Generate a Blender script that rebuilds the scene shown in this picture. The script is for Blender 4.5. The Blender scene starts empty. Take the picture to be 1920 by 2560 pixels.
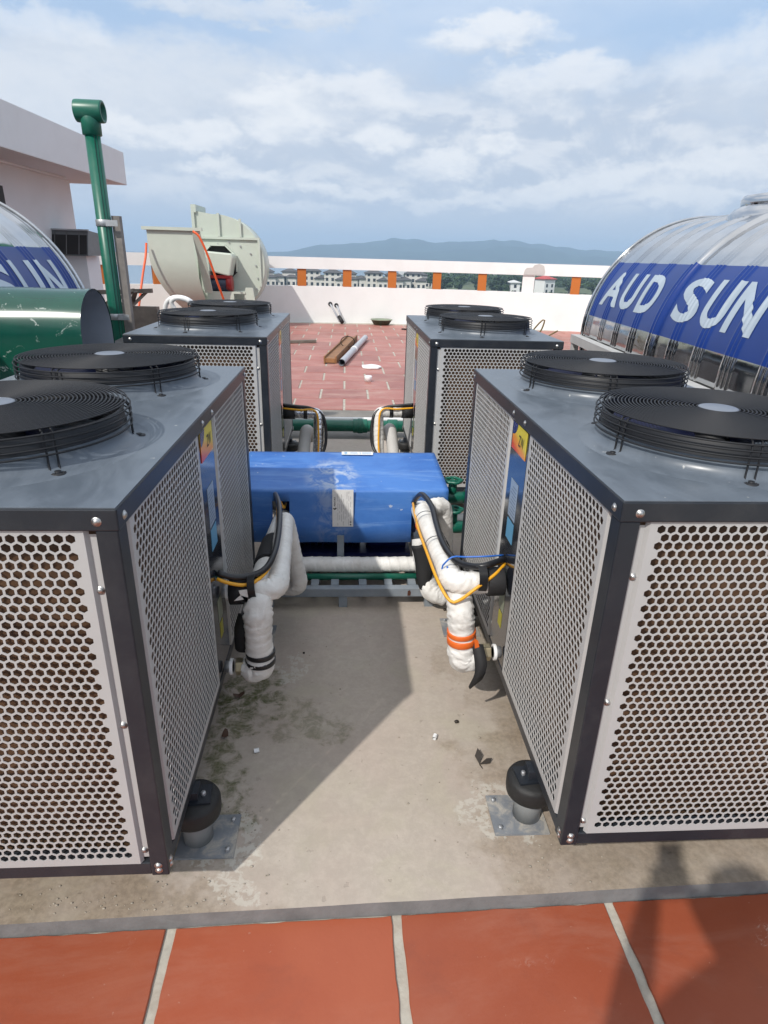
import bpy, bmesh, math, random
from mathutils import Vector, Matrix, noise
from mathutils.geometry import tessellate_polygon

random.seed(7)
sc = bpy.context.scene
COL = sc.collection
PI = math.pi
R = math.radians

# ------------------------------------------------------------------ camera
cam_d = bpy.data.cameras.new('camera')
cam = bpy.data.objects.new('camera', cam_d)
COL.objects.link(cam)
cam_d.sensor_fit = 'VERTICAL'
cam_d.sensor_height = 36.0
cam_d.lens = 36.0 * 1548.8 / 2560.0
cam_d.clip_start = 0.02
cam_d.clip_end = 20000
_r = Vector((0.9980567, -0.0564176, 0.0264551))
_u = Vector((-0.0028957, 0.3821054, 0.9241142))
_f = Vector((0.0622450, 0.9223950, -0.3811995))
M = Matrix((_r, _u, -_f)).transposed().to_4x4()
M.translation = Vector((-0.0333, 0.0, 1.6325))
cam.matrix_world = M
sc.camera = cam

# ------------------------------------------------------------------ sun direction (light travels along SD)
SD = Vector((0.598, 0.790, -1.0)).normalized()
SUN_EL = math.asin(-SD.z)
SUN_AZ = math.atan2(-SD.x, -SD.y)          # clockwise from +Y
sd = bpy.data.lights.new('sun', 'SUN')
sd.energy = 3.05
sd.angle = R(0.9)
sd.color = (1.0, 0.955, 0.89)
so = bpy.data.objects.new('sun', sd)
COL.objects.link(so)
so.rotation_euler = SD.to_track_quat('-Z', 'Y').to_euler()
so.location = (-20, -26, 40)

sc.view_settings.view_transform = 'Standard'
sc.view_settings.look = 'None'
sc.view_settings.gamma = 1.0
sc.view_settings.exposure = 0.25
sc.view_settings.use_curve_mapping = False
sc.render.engine = 'CYCLES'
sc.cycles.max_bounces = 8
sc.cycles.transparent_max_bounces = 12


# ------------------------------------------------------------------ node helpers
class NT:
    def __init__(self, tree):
        self.t = tree
        self.n = tree.nodes
        self.l = tree.links

    def add(self, typ, **kw):
        nd = self.n.new(typ)
        for k, v in kw.items():
            setattr(nd, k, v)
        return nd

    def put(self, sock, v):
        if isinstance(v, bpy.types.NodeSocket):
            self.l.new(v, sock)
        elif v is not None:
            if isinstance(v, tuple) and len(v) == 3 and sock.type == 'RGBA':
                v = (v[0], v[1], v[2], 1.0)
            sock.default_value = v

    def math(self, op, a, b=None, c=None, clamp=False):
        nd = self.add('ShaderNodeMath', operation=op, use_clamp=clamp)
        self.put(nd.inputs[0], a)
        if b is not None:
            self.put(nd.inputs[1], b)
        if c is not None:
            self.put(nd.inputs[2], c)
        return nd.outputs[0]

    def vmath(self, op, a, b=None, out=0):
        nd = self.add('ShaderNodeVectorMath', operation=op)
        self.put(nd.inputs[0], a)
        if b is not None:
            self.put(nd.inputs[1], b)
        return nd.outputs['Value'] if out == 'v' else nd.outputs[0]

    def noise(self, vec, scale, detail=4.0, rough=0.55, dist=0.0, lac=2.0):
        nd = self.add('ShaderNodeTexNoise')
        if vec is not None:
            self.l.new(vec, nd.inputs['Vector'])
        nd.inputs['Scale'].default_value = scale
        nd.inputs['Detail'].default_value = detail
        nd.inputs['Roughness'].default_value = rough
        nd.inputs['Distortion'].default_value = dist
        nd.inputs['Lacunarity'].default_value = lac
        return nd.outputs['Fac']

    def ramp(self, x, a, b, lo=0.0, hi=1.0, smooth=True):
        nd = self.add('ShaderNodeMapRange', interpolation_type='SMOOTHSTEP' if smooth else 'LINEAR')
        self.put(nd.inputs[0], x)
        for i, v in enumerate((a, b, lo, hi)):
            nd.inputs[i + 1].default_value = v
        return nd.outputs[0]

    def mix(self, fac, a, b, blend='MIX'):
        nd = self.add('ShaderNodeMix', data_type='RGBA', blend_type=blend)
        self.put(nd.inputs[0], fac)
        self.put(nd.inputs[6], a)
        self.put(nd.inputs[7], b)
        return nd.outputs[2]

    def xyz(self, vec):
        nd = self.add('ShaderNodeSeparateXYZ')
        self.l.new(vec, nd.inputs[0])
        return nd.outputs

    def vec(self, x, y, z):
        nd = self.add('ShaderNodeCombineXYZ')
        for i, v in enumerate((x, y, z)):
            self.put(nd.inputs[i], v)
        return nd.outputs[0]

    def obj(self):
        return self.add('ShaderNodeTexCoord').outputs['Object']

    def pos(self):
        return self.add('ShaderNodeNewGeometry').outputs['Position']

    def rnd(self):
        return self.add('ShaderNodeObjectInfo').outputs['Random']

    def blob(self, p, x, y, rx, ry):
        """soft ellipse in the horizontal plane, 1 at its centre"""
        o = self.xyz(p)
        dx = self.math('DIVIDE', self.math('SUBTRACT', o[0], x), rx)
        dy = self.math('DIVIDE', self.math('SUBTRACT', o[1], y), ry)
        d = self.math('ADD', self.math('MULTIPLY', dx, dx), self.math('MULTIPLY', dy, dy))
        return self.ramp(d, 0.0, 1.0, 1.0, 0.0)


# ------------------------------------------------------------------ world: daylight sky with broken cloud
# cloud banks seen beyond the roof: tangent of azimuth, tangent of elevation, half sizes, cover, greyness of the base
CLOUDS = (
    (-0.279, 0.182, 0.267, 0.065, 0.80, 0.30),
    (-0.428, 0.149, 0.141, 0.054, 0.85, 0.30),
    (-0.088, 0.171, 0.073, 0.040, 1.00, 0.60),
    (-0.203, 0.140, 0.047, 0.024, 0.95, 0.70),
    (-0.284, 0.140, 0.069, 0.026, 0.90, 0.60),
    (0.053, 0.152, 0.046, 0.025, 0.95, 0.70),
    (0.211, 0.143, 0.033, 0.021, 1.00, 0.70),
    (0.137, 0.117, 0.063, 0.022, 0.95, 0.70),
    (-0.162, 0.101, 0.075, 0.018, 0.90, 0.80),
    (-0.025, 0.089, 0.033, 0.015, 0.90, 0.80),
    (0.048, 0.079, 0.054, 0.017, 0.85, 0.90),
    (0.193, 0.268, 0.094, 0.025, 0.85, 0.40),
    (0.288, 0.215, 0.111, 0.026, 0.70, 0.30),
    (-0.114, 0.288, 0.156, 0.015, 0.75, 0.20),
    (0.546, 0.222, 0.113, 0.052, 0.60, 0.30),
    (-0.393, 0.243, 0.088, 0.028, 0.55, 0.30),
    (0.400, 0.101, 0.076, 0.025, 0.85, 1.00),
    (0.572, 0.107, 0.106, 0.031, 0.80, 0.70),
    (0.299, 0.087, 0.076, 0.020, 0.75, 1.00),
    (0.503, 0.075, 0.121, 0.019, 0.80, 0.90),
    (0.170, 0.073, 0.082, 0.015, 0.80, 0.90),
    (0.007, 0.200, 0.076, 0.032, 0.75, 0.40),
    (-0.072, 0.055, 0.074, 0.014, 0.75, 0.80),
)


def build_world():
    w = bpy.data.worlds.new('World')
    sc.world = w
    w.use_nodes = True
    T = NT(w.node_tree)
    T.n.clear()
    out = T.add('ShaderNodeOutputWorld')
    bg = T.add('ShaderNodeBackground')
    T.l.new(bg.outputs[0], out.inputs[0])
    bg.inputs['Strength'].default_value = 0.10
    sky = T.add('ShaderNodeTexSky')
    sky.sky_type = 'NISHITA'
    sky.sun_disc = False
    sky.sun_elevation = SUN_EL
    sky.sun_rotation = SUN_AZ
    sky.altitude = 30
    sky.air_density = 1.2
    sky.dust_density = 1.6
    sky.ozone_density = 1.2
    d = T.add('ShaderNodeTexCoord').outputs['Generated']
    x, y, z = T.xyz(d)
    zc = T.math('MAXIMUM', z, 0.0)

    def layer(kz, off):
        den = T.math('ADD', zc, kz)
        return T.vec(T.math('ADD', T.math('DIVIDE', x, den), off[0]), T.math('ADD', T.math('DIVIDE', y, den), off[1]), off[2])

    hyp = T.math('MAXIMUM', T.math('SQRT', T.math('ADD', T.math('MULTIPLY', x, x), T.math('MULTIPLY', y, y))), 0.02)
    E = T.math('DIVIDE', z, hyp)
    ysafe = T.math('MULTIPLY', T.math('SIGN', T.math('ADD', y, 0.0001)), T.math('MAXIMUM', T.math('ABSOLUTE', y), 0.03))
    A = T.math('DIVIDE', x, ysafe)
    ax = T.vec(T.math('MULTIPLY', A, 1.0), T.math('MULTIPLY', E, 2.0), 0.37)
    w1 = T.add('ShaderNodeTexNoise')
    T.l.new(ax, w1.inputs['Vector'])
    w1.inputs['Scale'].default_value = 11.0
    w1.inputs['Detail'].default_value = 9.0
    w1.inputs['Roughness'].default_value = 0.62
    wx, wy, wz = T.xyz(T.vmath('SUBTRACT', w1.outputs['Color'], (0.5, 0.5, 0.5)))
    A2 = T.math('ADD', A, T.math('MULTIPLY', wx, 0.13))
    E2 = T.math('ADD', E, T.math('MULTIPLY', wy, 0.095))
    # thin high cloud everywhere
    p0 = layer(0.26, (3.1, 0.7, 0.4))
    n0 = T.noise(p0, 1.1, 8.0, 0.55, 0.3)
    base = T.mix(0.30, sky.outputs[0], (3.6, 5.3, 7.9))
    base = T.mix(T.ramp(E, 0.10, 0.34, 0.92, 0.55), base, T.mix(T.ramp(E, 0.10, 0.30), (5.0, 5.7, 6.8), (3.7, 5.3, 7.7)))
    deck = T.ramp(E, 0.16, 0.60)                                 # sunlit broken cloud deck, thicker overhead than over the hills
    cov = T.math('MULTIPLY', T.ramp(n0, 0.34, 0.62), T.math('ADD', T.math('MULTIPLY', deck, 0.50), 0.43))
    col = T.mix(cov, base, T.mix(deck, (6.3, 6.8, 7.6), (10.6, 10.8, 11.2)))
    col = T.mix(T.math('MULTIPLY', deck, 0.35), col, (10.0, 10.3, 10.9))
    nf = T.noise(ax, 16.0, 8.0, 0.58, 0.2)
    b1 = T.noise(T.vec(A, T.math('MULTIPLY', E, 1.9), 0.9), 7.5, 10.0, 0.60, 0.35)
    b2 = T.noise(T.vec(A, T.math('ADD', T.math('MULTIPLY', E, 1.9), 0.035), 0.9), 7.5, 7.0, 0.60, 0.35)
    lit0 = T.ramp(T.math('SUBTRACT', b1, b2), -0.10, 0.10)
    bank = T.mix(T.math('MULTIPLY', T.ramp(b1, 0.38, 0.60), lit0), (4.9, 5.55, 6.6), (7.0, 7.3, 7.8))
    bm = T.math('MULTIPLY', T.ramp(E, 0.035, 0.085), T.ramp(T.math('ADD', E, T.math('MULTIPLY', wy, 0.10)), 0.17, 0.27, 1.0, 0.0))
    bm = T.math('MULTIPLY', bm, T.ramp(b1, 0.28, 0.50, 0.45, 0.92))
    col = T.mix(bm, col, bank)
    for ci, (a, e, ra, re, br, gr) in enumerate(CLOUDS):
        da = T.math('DIVIDE', T.math('SUBTRACT', A2, a), ra * 1.12)
        de = T.math('DIVIDE', T.math('SUBTRACT', E2, e), re * 1.12)
        dd = T.math('ADD', T.math('MULTIPLY', da, da), T.math('MULTIPLY', de, de))
        m = T.ramp(dd, 0.25, 1.25, 1.0, 0.0) if ra > 0.125 else T.ramp(dd, 0.25, 1.25, 1.0, 0.0)
        m = T.math('MULTIPLY', m, T.ramp(nf, 0.28, 0.56, 0.55, 1.0))
        lit = T.ramp(T.math('ADD', de, T.math('MULTIPLY', wz, 2.2)), -0.75, 0.20)
        sh = T.mix(gr, (6.1, 6.6, 7.3), (4.7, 5.4, 6.6))
        cc = T.mix(lit, sh, (6.7, 7.1, 7.7) if ra > 0.125 else (7.9, 8.1, 8.4))
        col = T.mix(T.math('MULTIPLY', m, br), col, cc)
    hz = T.ramp(E, 0.0, 0.105, 1.0, 0.0)
    col = T.mix(T.math('MULTIPLY', hz, 0.72), col, (4.9, 5.6, 6.9))
    gr = T.ramp(z, -0.06, -0.01, 1.0, 0.0)
    col = T.mix(gr, col, (2.2, 2.4, 2.5))
    T.l.new(col, bg.inputs['Color'])


build_world()

# ------------------------------------------------------------------ materials
MATS = {}


def mat(name, col, rough=0.6, metal=0.0, var=0.0, vscale=6.0, bump=0.0, bscale=60.0, coat=0.0, dust=0.0,
        dcol=(0.42, 0.40, 0.37), dscale=5.0, rvar=0.0, spec=0.5, detail=6.0, island=0.0):
    if name in MATS:
        return MATS[name]
    m = bpy.data.materials.new(name)
    m.use_nodes = True
    T = NT(m.node_tree)
    b = T.n['Principled BSDF']
    p = T.obj()
    c = col
    if var:
        n = T.noise(p, vscale, detail, 0.6)
        k = T.ramp(n, 0.25, 0.75, 1.0 - var, 1.0 + var, False)
        nd = T.add('ShaderNodeMix', data_type='RGBA', blend_type='MULTIPLY')
        nd.inputs[0].default_value = 1.0
        T.put(nd.inputs[6], col)
        g = T.vec(k, k, k)
        T.l.new(g, nd.inputs[7])
        c = nd.outputs[2]
    if island:
        k = T.math('ADD', T.math('MULTIPLY', T.rnd(), 2 * island), 1.0 - island)
        nd = T.add('ShaderNodeMix', data_type='RGBA', blend_type='MULTIPLY')
        nd.inputs[0].default_value = 1.0
        T.put(nd.inputs[6], c)
        T.l.new(T.vec(k, k, k), nd.inputs[7])
        c = nd.outputs[2]
    rg = rough
    if dust:
        n = T.noise(p, dscale, 9.0, 0.68, 0.4)
        f = T.math('MULTIPLY', T.ramp(n, 0.42, 0.72), dust)
        c = T.mix(f, c, dcol)
        rg = T.math('ADD', T.math('MULTIPLY', f, 0.35), rough)
    elif rvar:
        n = T.noise(p, vscale * 1.7, 5.0, 0.6)
        rg = T.ramp(n, 0.3, 0.7, max(0.02, rough - rvar), rough + rvar, False)
    T.put(b.inputs['Base Color'], c)
    T.put(b.inputs['Roughness'], rg)
    b.inputs['Metallic'].default_value = metal
    b.inputs['Specular IOR Level'].default_value = spec
    if coat:
        b.inputs['Coat Weight'].default_value = coat
        b.inputs['Coat Roughness'].default_value = 0.12
    if bump:
        bn = T.add('ShaderNodeBump')
        bn.inputs['Strength'].default_value = bump
        bn.inputs['Distance'].default_value = 0.004
        T.l.new(T.noise(p, bscale, 5.0, 0.6), bn.inputs['Height'])
        T.l.new(bn.outputs[0], b.inputs['Normal'])
    MATS[name] = m
    return m


M_frame = mat('dark_frame_paint', (0.017, 0.021, 0.028), 0.36, var=0.10, vscale=9, dust=0.04, dscale=7, spec=0.4, bump=0.10, bscale=500)
M_panel = mat('light_grey_panel_paint', (0.43, 0.43, 0.425), 0.42, var=0.04, vscale=5, dust=0.15, dscale=6)
M_pillar = mat('gloss_dark_panel', (0.018, 0.021, 0.028), 0.10, var=0.1, coat=0.4)
M_coil = mat('brown_coil_fins', (0.090, 0.050, 0.027), 0.5, metal=0.2, var=0.6, vscale=22)
M_inner = mat('black_interior', (0.012, 0.012, 0.013), 0.7)
M_guard = mat('black_guard_wire', (0.017, 0.018, 0.021), 0.55, spec=0.30, var=0.1)
M_shroud = mat('black_shroud', (0.011, 0.012, 0.015), 0.45, var=0.15)
M_hub = mat('grey_hub_disc', (0.155, 0.175, 0.21), 0.42, var=0.1)
M_blade = mat('blue_black_blade', (0.010, 0.014, 0.05), 0.35)
M_screw = mat('steel_screw', (0.50, 0.49, 0.47), 0.38, metal=1.0)
M_zinc = mat('galvanised_steel', (0.42, 0.43, 0.44), 0.42, metal=0.7, var=0.2, vscale=14, dust=0.25)
M_rubber = mat('black_rubber', (0.014, 0.014, 0.014), 0.62, var=0.2, bump=0.3, bscale=90)
M_foam = mat('black_foam_sleeve', (0.013, 0.013, 0.014), 0.72, bump=0.3, bscale=120)
M_tape = mat('black_tape', (0.012, 0.012, 0.013), 0.28)
M_wrap = mat('white_wrap_tape', (0.70, 0.69, 0.66), 0.55, var=0.10, vscale=16, bump=0.5, bscale=55, dust=0.22,
             dcol=(0.45, 0.40, 0.34), dscale=11)


def _wrap_grime():
    T = NT(M_wrap.node_tree)
    b = T.n['Principled BSDF']
    src = b.inputs['Base Color'].links[0].from_socket
    p = T.pos()
    g = T.ramp(T.noise(p, 9.0, 8.0, 0.7, 0.8), 0.52, 0.72)
    c = T.mix(T.math('MULTIPLY', g, 0.35), src, (0.40, 0.36, 0.30))
    ck = T.ramp(T.noise(T.vmath('MULTIPLY', p, (1.0, 1.0, 3.0)), 42.0, 5.0, 0.6, 1.5), 0.60, 0.66)
    c = T.mix(T.math('MULTIPLY', ck, 0.22), c, (0.35, 0.33, 0.30))
    T.put(b.inputs['Base Color'], c)


_wrap_grime()
M_foil = mat('silver_foil', (0.75, 0.76, 0.78), 0.22, metal=1.0, bump=1.0, bscale=45)
M_otape = mat('orange_tape', (0.72, 0.14, 0.02), 0.35)
M_ycable = mat('yellow_cable', (0.75, 0.36, 0.015), 0.4)
M_bcable = mat('black_cable', (0.012, 0.012, 0.014), 0.36)
M_bluecable = mat('blue_cable', (0.02, 0.13, 0.50), 0.35)
M_orcable = mat('orange_cable', (0.70, 0.10, 0.02), 0.4)
M_brass = mat('tarnished_brass', (0.42, 0.36, 0.24), 0.38, metal=0.75)
M_whiteplastic = mat('white_plastic', (0.78, 0.78, 0.77), 0.4)
M_green = mat('green_pipe', (0.002, 0.105, 0.066), 0.36, var=0.10, vscale=9, dust=0.04, dscale=20)
M_greenline = mat('dark_green_stripe', (0.004, 0.03, 0.024), 0.34)
M_frame2 = mat('blue_grey_steel_paint', (0.20, 0.23, 0.26), 0.45, var=0.15, vscale=12, dust=0.2)
M_rust = mat('rust', (0.07, 0.022, 0.01), 0.8)
M_dkblue = mat('dark_blue_enamel', (0.008, 0.015, 0.10), 0.35, var=0.2)
M_white = mat('white_wall_paint', (0.78, 0.775, 0.76), 0.75, var=0.04, vscale=1.2, bump=0.15, bscale=30, dust=0.10, dscale=1.6)
M_orange = mat('orange_wall_paint', (0.47, 0.135, 0.018), 0.65, var=0.08, vscale=3)
M_wall2 = mat('aged_white_render', (0.70, 0.71, 0.715), 0.8, var=0.05, vscale=1.0, bump=0.2, bscale=25, dust=0.12, dscale=1.2)
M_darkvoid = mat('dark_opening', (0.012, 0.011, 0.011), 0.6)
M_brown = mat('brown_cardboard', (0.22, 0.10, 0.04), 0.75, var=0.2, vscale=5)
M_wood = mat('weathered_wood', (0.17, 0.145, 0.12), 0.85, var=0.3, vscale=8, bump=0.4, bscale=30)
M_pvc = mat('grey_pvc', (0.40, 0.42, 0.45), 0.4, var=0.06)
M_cream = mat('cream_render', (0.60, 0.57, 0.52), 0.85, var=0.12, vscale=0.3)
M_roof = mat('dark_roof_tile', (0.072, 0.066, 0.064), 0.75, var=0.25, vscale=0.6)
M_redroof = mat('red_roof', (0.42, 0.05, 0.035), 0.6)
M_win = mat('dark_window', (0.02, 0.022, 0.026), 0.25)
M_bark = mat('bark', (0.07, 0.05, 0.035), 0.9)
M_leaf = mat('tree_foliage', (0.040, 0.075, 0.022), 0.8, var=0.45, vscale=0.22, island=0.25)
M_paper = mat('white_paper', (0.8, 0.8, 0.79), 0.6)
M_ink = mat('black_ink', (0.02, 0.02, 0.022), 0.5)
M_greyink = mat('grey_ink', (0.20, 0.20, 0.21), 0.5)
M_bandblue = mat('blue_band_paint', (0.006, 0.032, 0.185), 0.30, var=0.12, vscale=3, spec=0.35)
M_letter = mat('pale_lettering', (0.46, 0.52, 0.57), 0.30, metal=0.35, var=0.12, vscale=5)
M_blower = mat('pale_green_enamel', (0.50, 0.545, 0.47), 0.38, var=0.04, dust=0.10, dscale=3)
M_motor = mat('red_motor', (0.30, 0.012, 0.012), 0.4)
M_motor2 = mat('dark_blue_motor', (0.02, 0.03, 0.06), 0.45)
M_bowl = mat('dark_green_bowl', (0.03, 0.04, 0.02), 0.4, var=0.3, vscale=12)
M_bowl2 = mat('pale_bowl_rim', (0.22, 0.26, 0.19), 0.5)
M_leafdead = mat('dead_leaf', (0.025, 0.018, 0.012), 0.6)
M_pebble = mat('pebble', (0.33, 0.29, 0.235), 0.9, var=0.4, vscale=40)
M_stickcol = {}


def mat_stainless():
    m = bpy.data.materials.new('polished_stainless')
    m.use_nodes = True
    T = NT(m.node_tree)
    b = T.n['Principled BSDF']
    p = T.obj()
    n = T.noise(p, 4.0, 6.0, 0.6)
    T.put(b.inputs['Base Color'], T.mix(T.ramp(n, 0.3, 0.7), (0.47, 0.475, 0.48), (0.56, 0.565, 0.57)))
    b.inputs['Metallic'].default_value = 1.0
    T.put(b.inputs['Roughness'], T.ramp(T.noise(p, 9.0, 5.0, 0.6), 0.3, 0.7, 0.05, 0.13, False))
    bn = T.add('ShaderNodeBump')
    bn.inputs['Strength'].default_value = 0.25
    bn.inputs['Distance'].default_value = 0.01
    T.l.new(T.noise(p, 3.0, 3.0, 0.5), bn.inputs['Height'])
    T.l.new(bn.outputs[0], b.inputs['Normal'])
    return m


M_steel = mat_stainless()


def mat_top():
    """grey-blue enamel of the cabinet tops with wiped dust"""
    m = bpy.data.materials.new('dusty_cabinet_top')
    m.use_nodes = True
    T = NT(m.node_tree)
    b = T.n['Principled BSDF']
    p = T.obj()
    s = T.vmath('MULTIPLY', p, (3.0, 1.4, 1.0))
    n = T.noise(s, 2.6, 9.0, 0.66, 1.2)
    n2 = T.noise(p, 9.0, 8.0, 0.7, 0.5)
    f = T.math('ADD', T.math('MULTIPLY', T.ramp(n, 0.30, 0.74), 0.50), 0.18)
    f = T.math('ADD', f, T.math('MULTIPLY', T.ramp(n2, 0.56, 0.78), 0.25), clamp=True)
    c = T.mix(f, (0.068, 0.084, 0.104), (0.155, 0.182, 0.215))
    spots = T.ramp(T.noise(p, 34.0, 2.0, 0.5), 0.73, 0.77)
    c = T.mix(T.math('MULTIPLY', spots, 0.7), c, (0.5, 0.5, 0.48))
    T.put(b.inputs['Base Color'], c)
    T.put(b.inputs['Roughness'], T.math('ADD', T.math('MULTIPLY', f, 0.30), 0.24))
    bn = T.add('ShaderNodeBump')
    bn.inputs['Strength'].default_value = 0.12
    bn.inputs['Distance'].default_value = 0.006
    T.l.new(T.noise(p, 5.0, 3.0, 0.5), bn.inputs['Height'])
    T.l.new(bn.outputs[0], b.inputs['Normal'])
    return m


M_top = mat_top()


def mat_tile(name, a, bcol, dustcol, dust):
    m = bpy.data.materials.new(name)
    m.use_nodes = True
    T = NT(m.node_tree)
    b = T.n['Principled BSDF']
    p = T.pos()
    n = T.noise(p, 1.6, 8.0, 0.62, 0.3)
    c = T.mix(T.ramp(n, 0.30, 0.72), a, bcol)
    k = T.math('ADD', T.math('MULTIPLY', T.rnd(), 0.30), 0.85)
    nd = T.add('ShaderNodeMix', data_type='RGBA', blend_type='MULTIPLY')
    nd.inputs[0].default_value = 1.0
    T.l.new(c, nd.inputs[6])
    T.l.new(T.vec(k, k, k), nd.inputs[7])
    c = nd.outputs[2]
    st = T.vmath('MULTIPLY', p, (0.7, 2.4, 1.0))
    f = T.math('MULTIPLY', T.ramp(T.noise(st, 2.2, 10.0, 0.70, 0.6), 0.44, 0.74), dust)
    c = T.mix(f, c, dustcol)
    sp = T.ramp(T.noise(p, 60.0, 2.0, 0.5), 0.745, 0.79)
    c = T.mix(T.math('MULTIPLY', sp, 0.45), c, dustcol)
    sc_ = T.math('MULTIPLY', T.ramp(T.noise(p, 3.1, 3.0, 0.5), 0.63, 0.70), T.ramp(T.noise(p, 60.0, 6.0, 0.7, 1.0), 0.54, 0.62))
    c = T.mix(T.math('MULTIPLY', sc_, 0.40), c, (0.58, 0.48, 0.42))
    dk = T.ramp(T.noise(p, 5.5, 9.0, 0.7, 0.4), 0.50, 0.75)
    c = T.mix(T.math('MULTIPLY', dk, 0.28), c, (0.15, 0.045, 0.03))
    T.put(b.inputs['Base Color'], c)
    T.put(b.inputs['Roughness'], T.math('ADD', T.math('MULTIPLY', f, 0.3), 0.46))
    bn = T.add('ShaderNodeBump')
    bn.inputs['Strength'].default_value = 0.10
    bn.inputs['Distance'].default_value = 0.003
    T.l.new(T.noise(p, 90.0, 4.0, 0.6), bn.inputs['Height'])
    T.l.new(bn.outputs[0], b.inputs['Normal'])
    return m


M_tile = mat_tile('terracotta_tile', (0.275, 0.060, 0.025), (0.325, 0.082, 0.036), (0.42, 0.24, 0.18), 0.22)
M_tilefar = mat_tile('dusty_terracotta_tile', (0.30, 0.098, 0.075), (0.36, 0.140, 0.112), (0.48, 0.33, 0.28), 0.70)
M_grout = mat('pale_grout', (0.43, 0.405, 0.345), 0.9, var=0.22, vscale=14, bump=0.6, bscale=70, dust=0.35, dcol=(0.22, 0.15, 0.11), dscale=9)


def mat_concrete():
    m = bpy.data.materials.new('stained_concrete')
    m.use_nodes = True
    T = NT(m.node_tree)
    b = T.n['Principled BSDF']
    p = T.pos()
    n = T.noise(p, 1.3, 9.0, 0.6, 0.3)
    n2 = T.noise(p, 7.0, 8.0, 0.65, 0.2)
    n3 = T.noise(p, 55.0, 6.0, 0.65)
    def warp(k, sc_):
        nd = T.add('ShaderNodeTexNoise')
        T.l.new(p, nd.inputs['Vector'])
        nd.inputs['Scale'].default_value = sc_
        nd.inputs['Detail'].default_value = 6.0
        nd.inputs['Roughness'].default_value = 0.6
        d = T.vmath('MULTIPLY', T.vmath('SUBTRACT', nd.outputs['Color'], (0.5, 0.5, 0.5)), (k, k, 0.0))
        return T.vmath('ADD', p, d)
    pw = warp(0.75, 3.2)
    pw2 = warp(0.28, 14.0)
    c = T.mix(T.ramp(n, 0.3, 0.7), (0.410, 0.352, 0.295), (0.465, 0.408, 0.348))
    c = T.mix(T.math('MULTIPLY', T.ramp(n2, 0.50, 0.80), 0.45), c, (0.44, 0.39, 0.325))
    c = T.mix(T.math('MULTIPLY', T.ramp(n3, 0.42, 0.62, 1.0, 0.0), 0.16), c, (0.27, 0.235, 0.20))
    tint = T.ramp(T.noise(p, 2.7, 5.0, 0.55, 0.6), 0.42, 0.62)
    c = T.mix(T.math('MULTIPLY', tint, 0.45), c, (0.42, 0.345, 0.295))
    tint = T.ramp(T.noise(T.vmath('ADD', p, (7.3, 1.1, 0.0)), 3.3, 5.0, 0.55, 0.6), 0.50, 0.66)
    c = T.mix(T.math('MULTIPLY', tint, 0.40), c, (0.40, 0.365, 0.275))
    worn = T.ramp(T.noise(p, 18.0, 9.0, 0.72, 0.3), 0.40, 0.60)
    c = T.mix(T.math('MULTIPLY', worn, 0.24), c, (0.30, 0.262, 0.222))
    # brown silt beside the right cabinet and in front of the left one
    for (x, y, rx, ry, k) in ((0.90, 1.45, 0.62, 0.80, 1.0), (-0.92, 1.14, 0.85, 0.30, 1.1), (0.56, 2.25, 0.26, 0.6, 0.6),
                              (0.0, 6.2, 2.5, 0.5, 0.7)):
        f = T.ramp(T.blob(pw, x, y, rx, ry), 0.10, 0.55)
        f = T.math('MULTIPLY', f, T.ramp(n2, 0.30, 0.62, 0.45, 1.0))
        c = T.mix(T.math('MULTIPLY', f, 0.62 * k), c, T.mix(T.ramp(n3, 0.35, 0.65), (0.165, 0.122, 0.078), (0.27, 0.21, 0.145)))
    # moss and damp beside the left cabinet
    for (x, y, rx, ry, k) in ((-0.41, 2.02, 0.20, 0.16, 1.0), (-0.48, 1.72, 0.15, 0.46, 1.0), (-0.24, 1.90, 0.26, 0.15, 0.55)):
        f = T.math('MULTIPLY', T.ramp(T.blob(pw, x, y, rx, ry), 0.05, 0.6), T.ramp(T.noise(p, 16.0, 7.0, 0.7, 0.5), 0.40, 0.62))
        c = T.mix(T.math('MULTIPLY', f, 0.85 * k), c, T.mix(T.ramp(n3, 0.4, 0.62), (0.070, 0.082, 0.024), (0.17, 0.155, 0.095)))
    # cement splashes round the two near mounts
    for (x, y, rx, ry) in ((0.45, 1.44, 0.15, 0.13), (-0.37, 1.36, 0.12, 0.10), (-0.34, 1.24, 0.07, 0.12), (-0.25, 2.2, 0.10, 0.10)):
        f = T.math('MULTIPLY', T.ramp(T.blob(pw2, x, y, rx, ry), 0.12, 0.5), T.ramp(T.noise(p, 38.0, 5.0, 0.65, 0.6), 0.46, 0.54))
        c = T.mix(T.math('MULTIPLY', f, 0.55), c, (0.52, 0.495, 0.435))
    pits = T.ramp(T.noise(p, 26.0, 3.0, 0.5), 0.68, 0.72)
    c = T.mix(T.math('MULTIPLY', pits, 0.22), c, (0.18, 0.15, 0.12))
    T.put(b.inputs['Base Color'], c)
    b.inputs['Roughness'].default_value = 0.88
    b.inputs['Specular IOR Level'].default_value = 0.3
    bn = T.add('ShaderNodeBump')
    bn.inputs['Strength'].default_value = 0.35
    bn.inputs['Distance'].default_value = 0.004
    h = T.math('ADD', T.math('MULTIPLY', n3, 0.6), T.math('MULTIPLY', pits, -0.7))
    T.l.new(h, bn.inputs['Height'])
    T.l.new(bn.outputs[0], b.inputs['Normal'])
    return m


M_conc = mat_concrete()
M_cement = mat('grey_cement_edge', (0.165, 0.162, 0.158), 0.9, var=0.25, vscale=12, bump=0.5, bscale=60)


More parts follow.
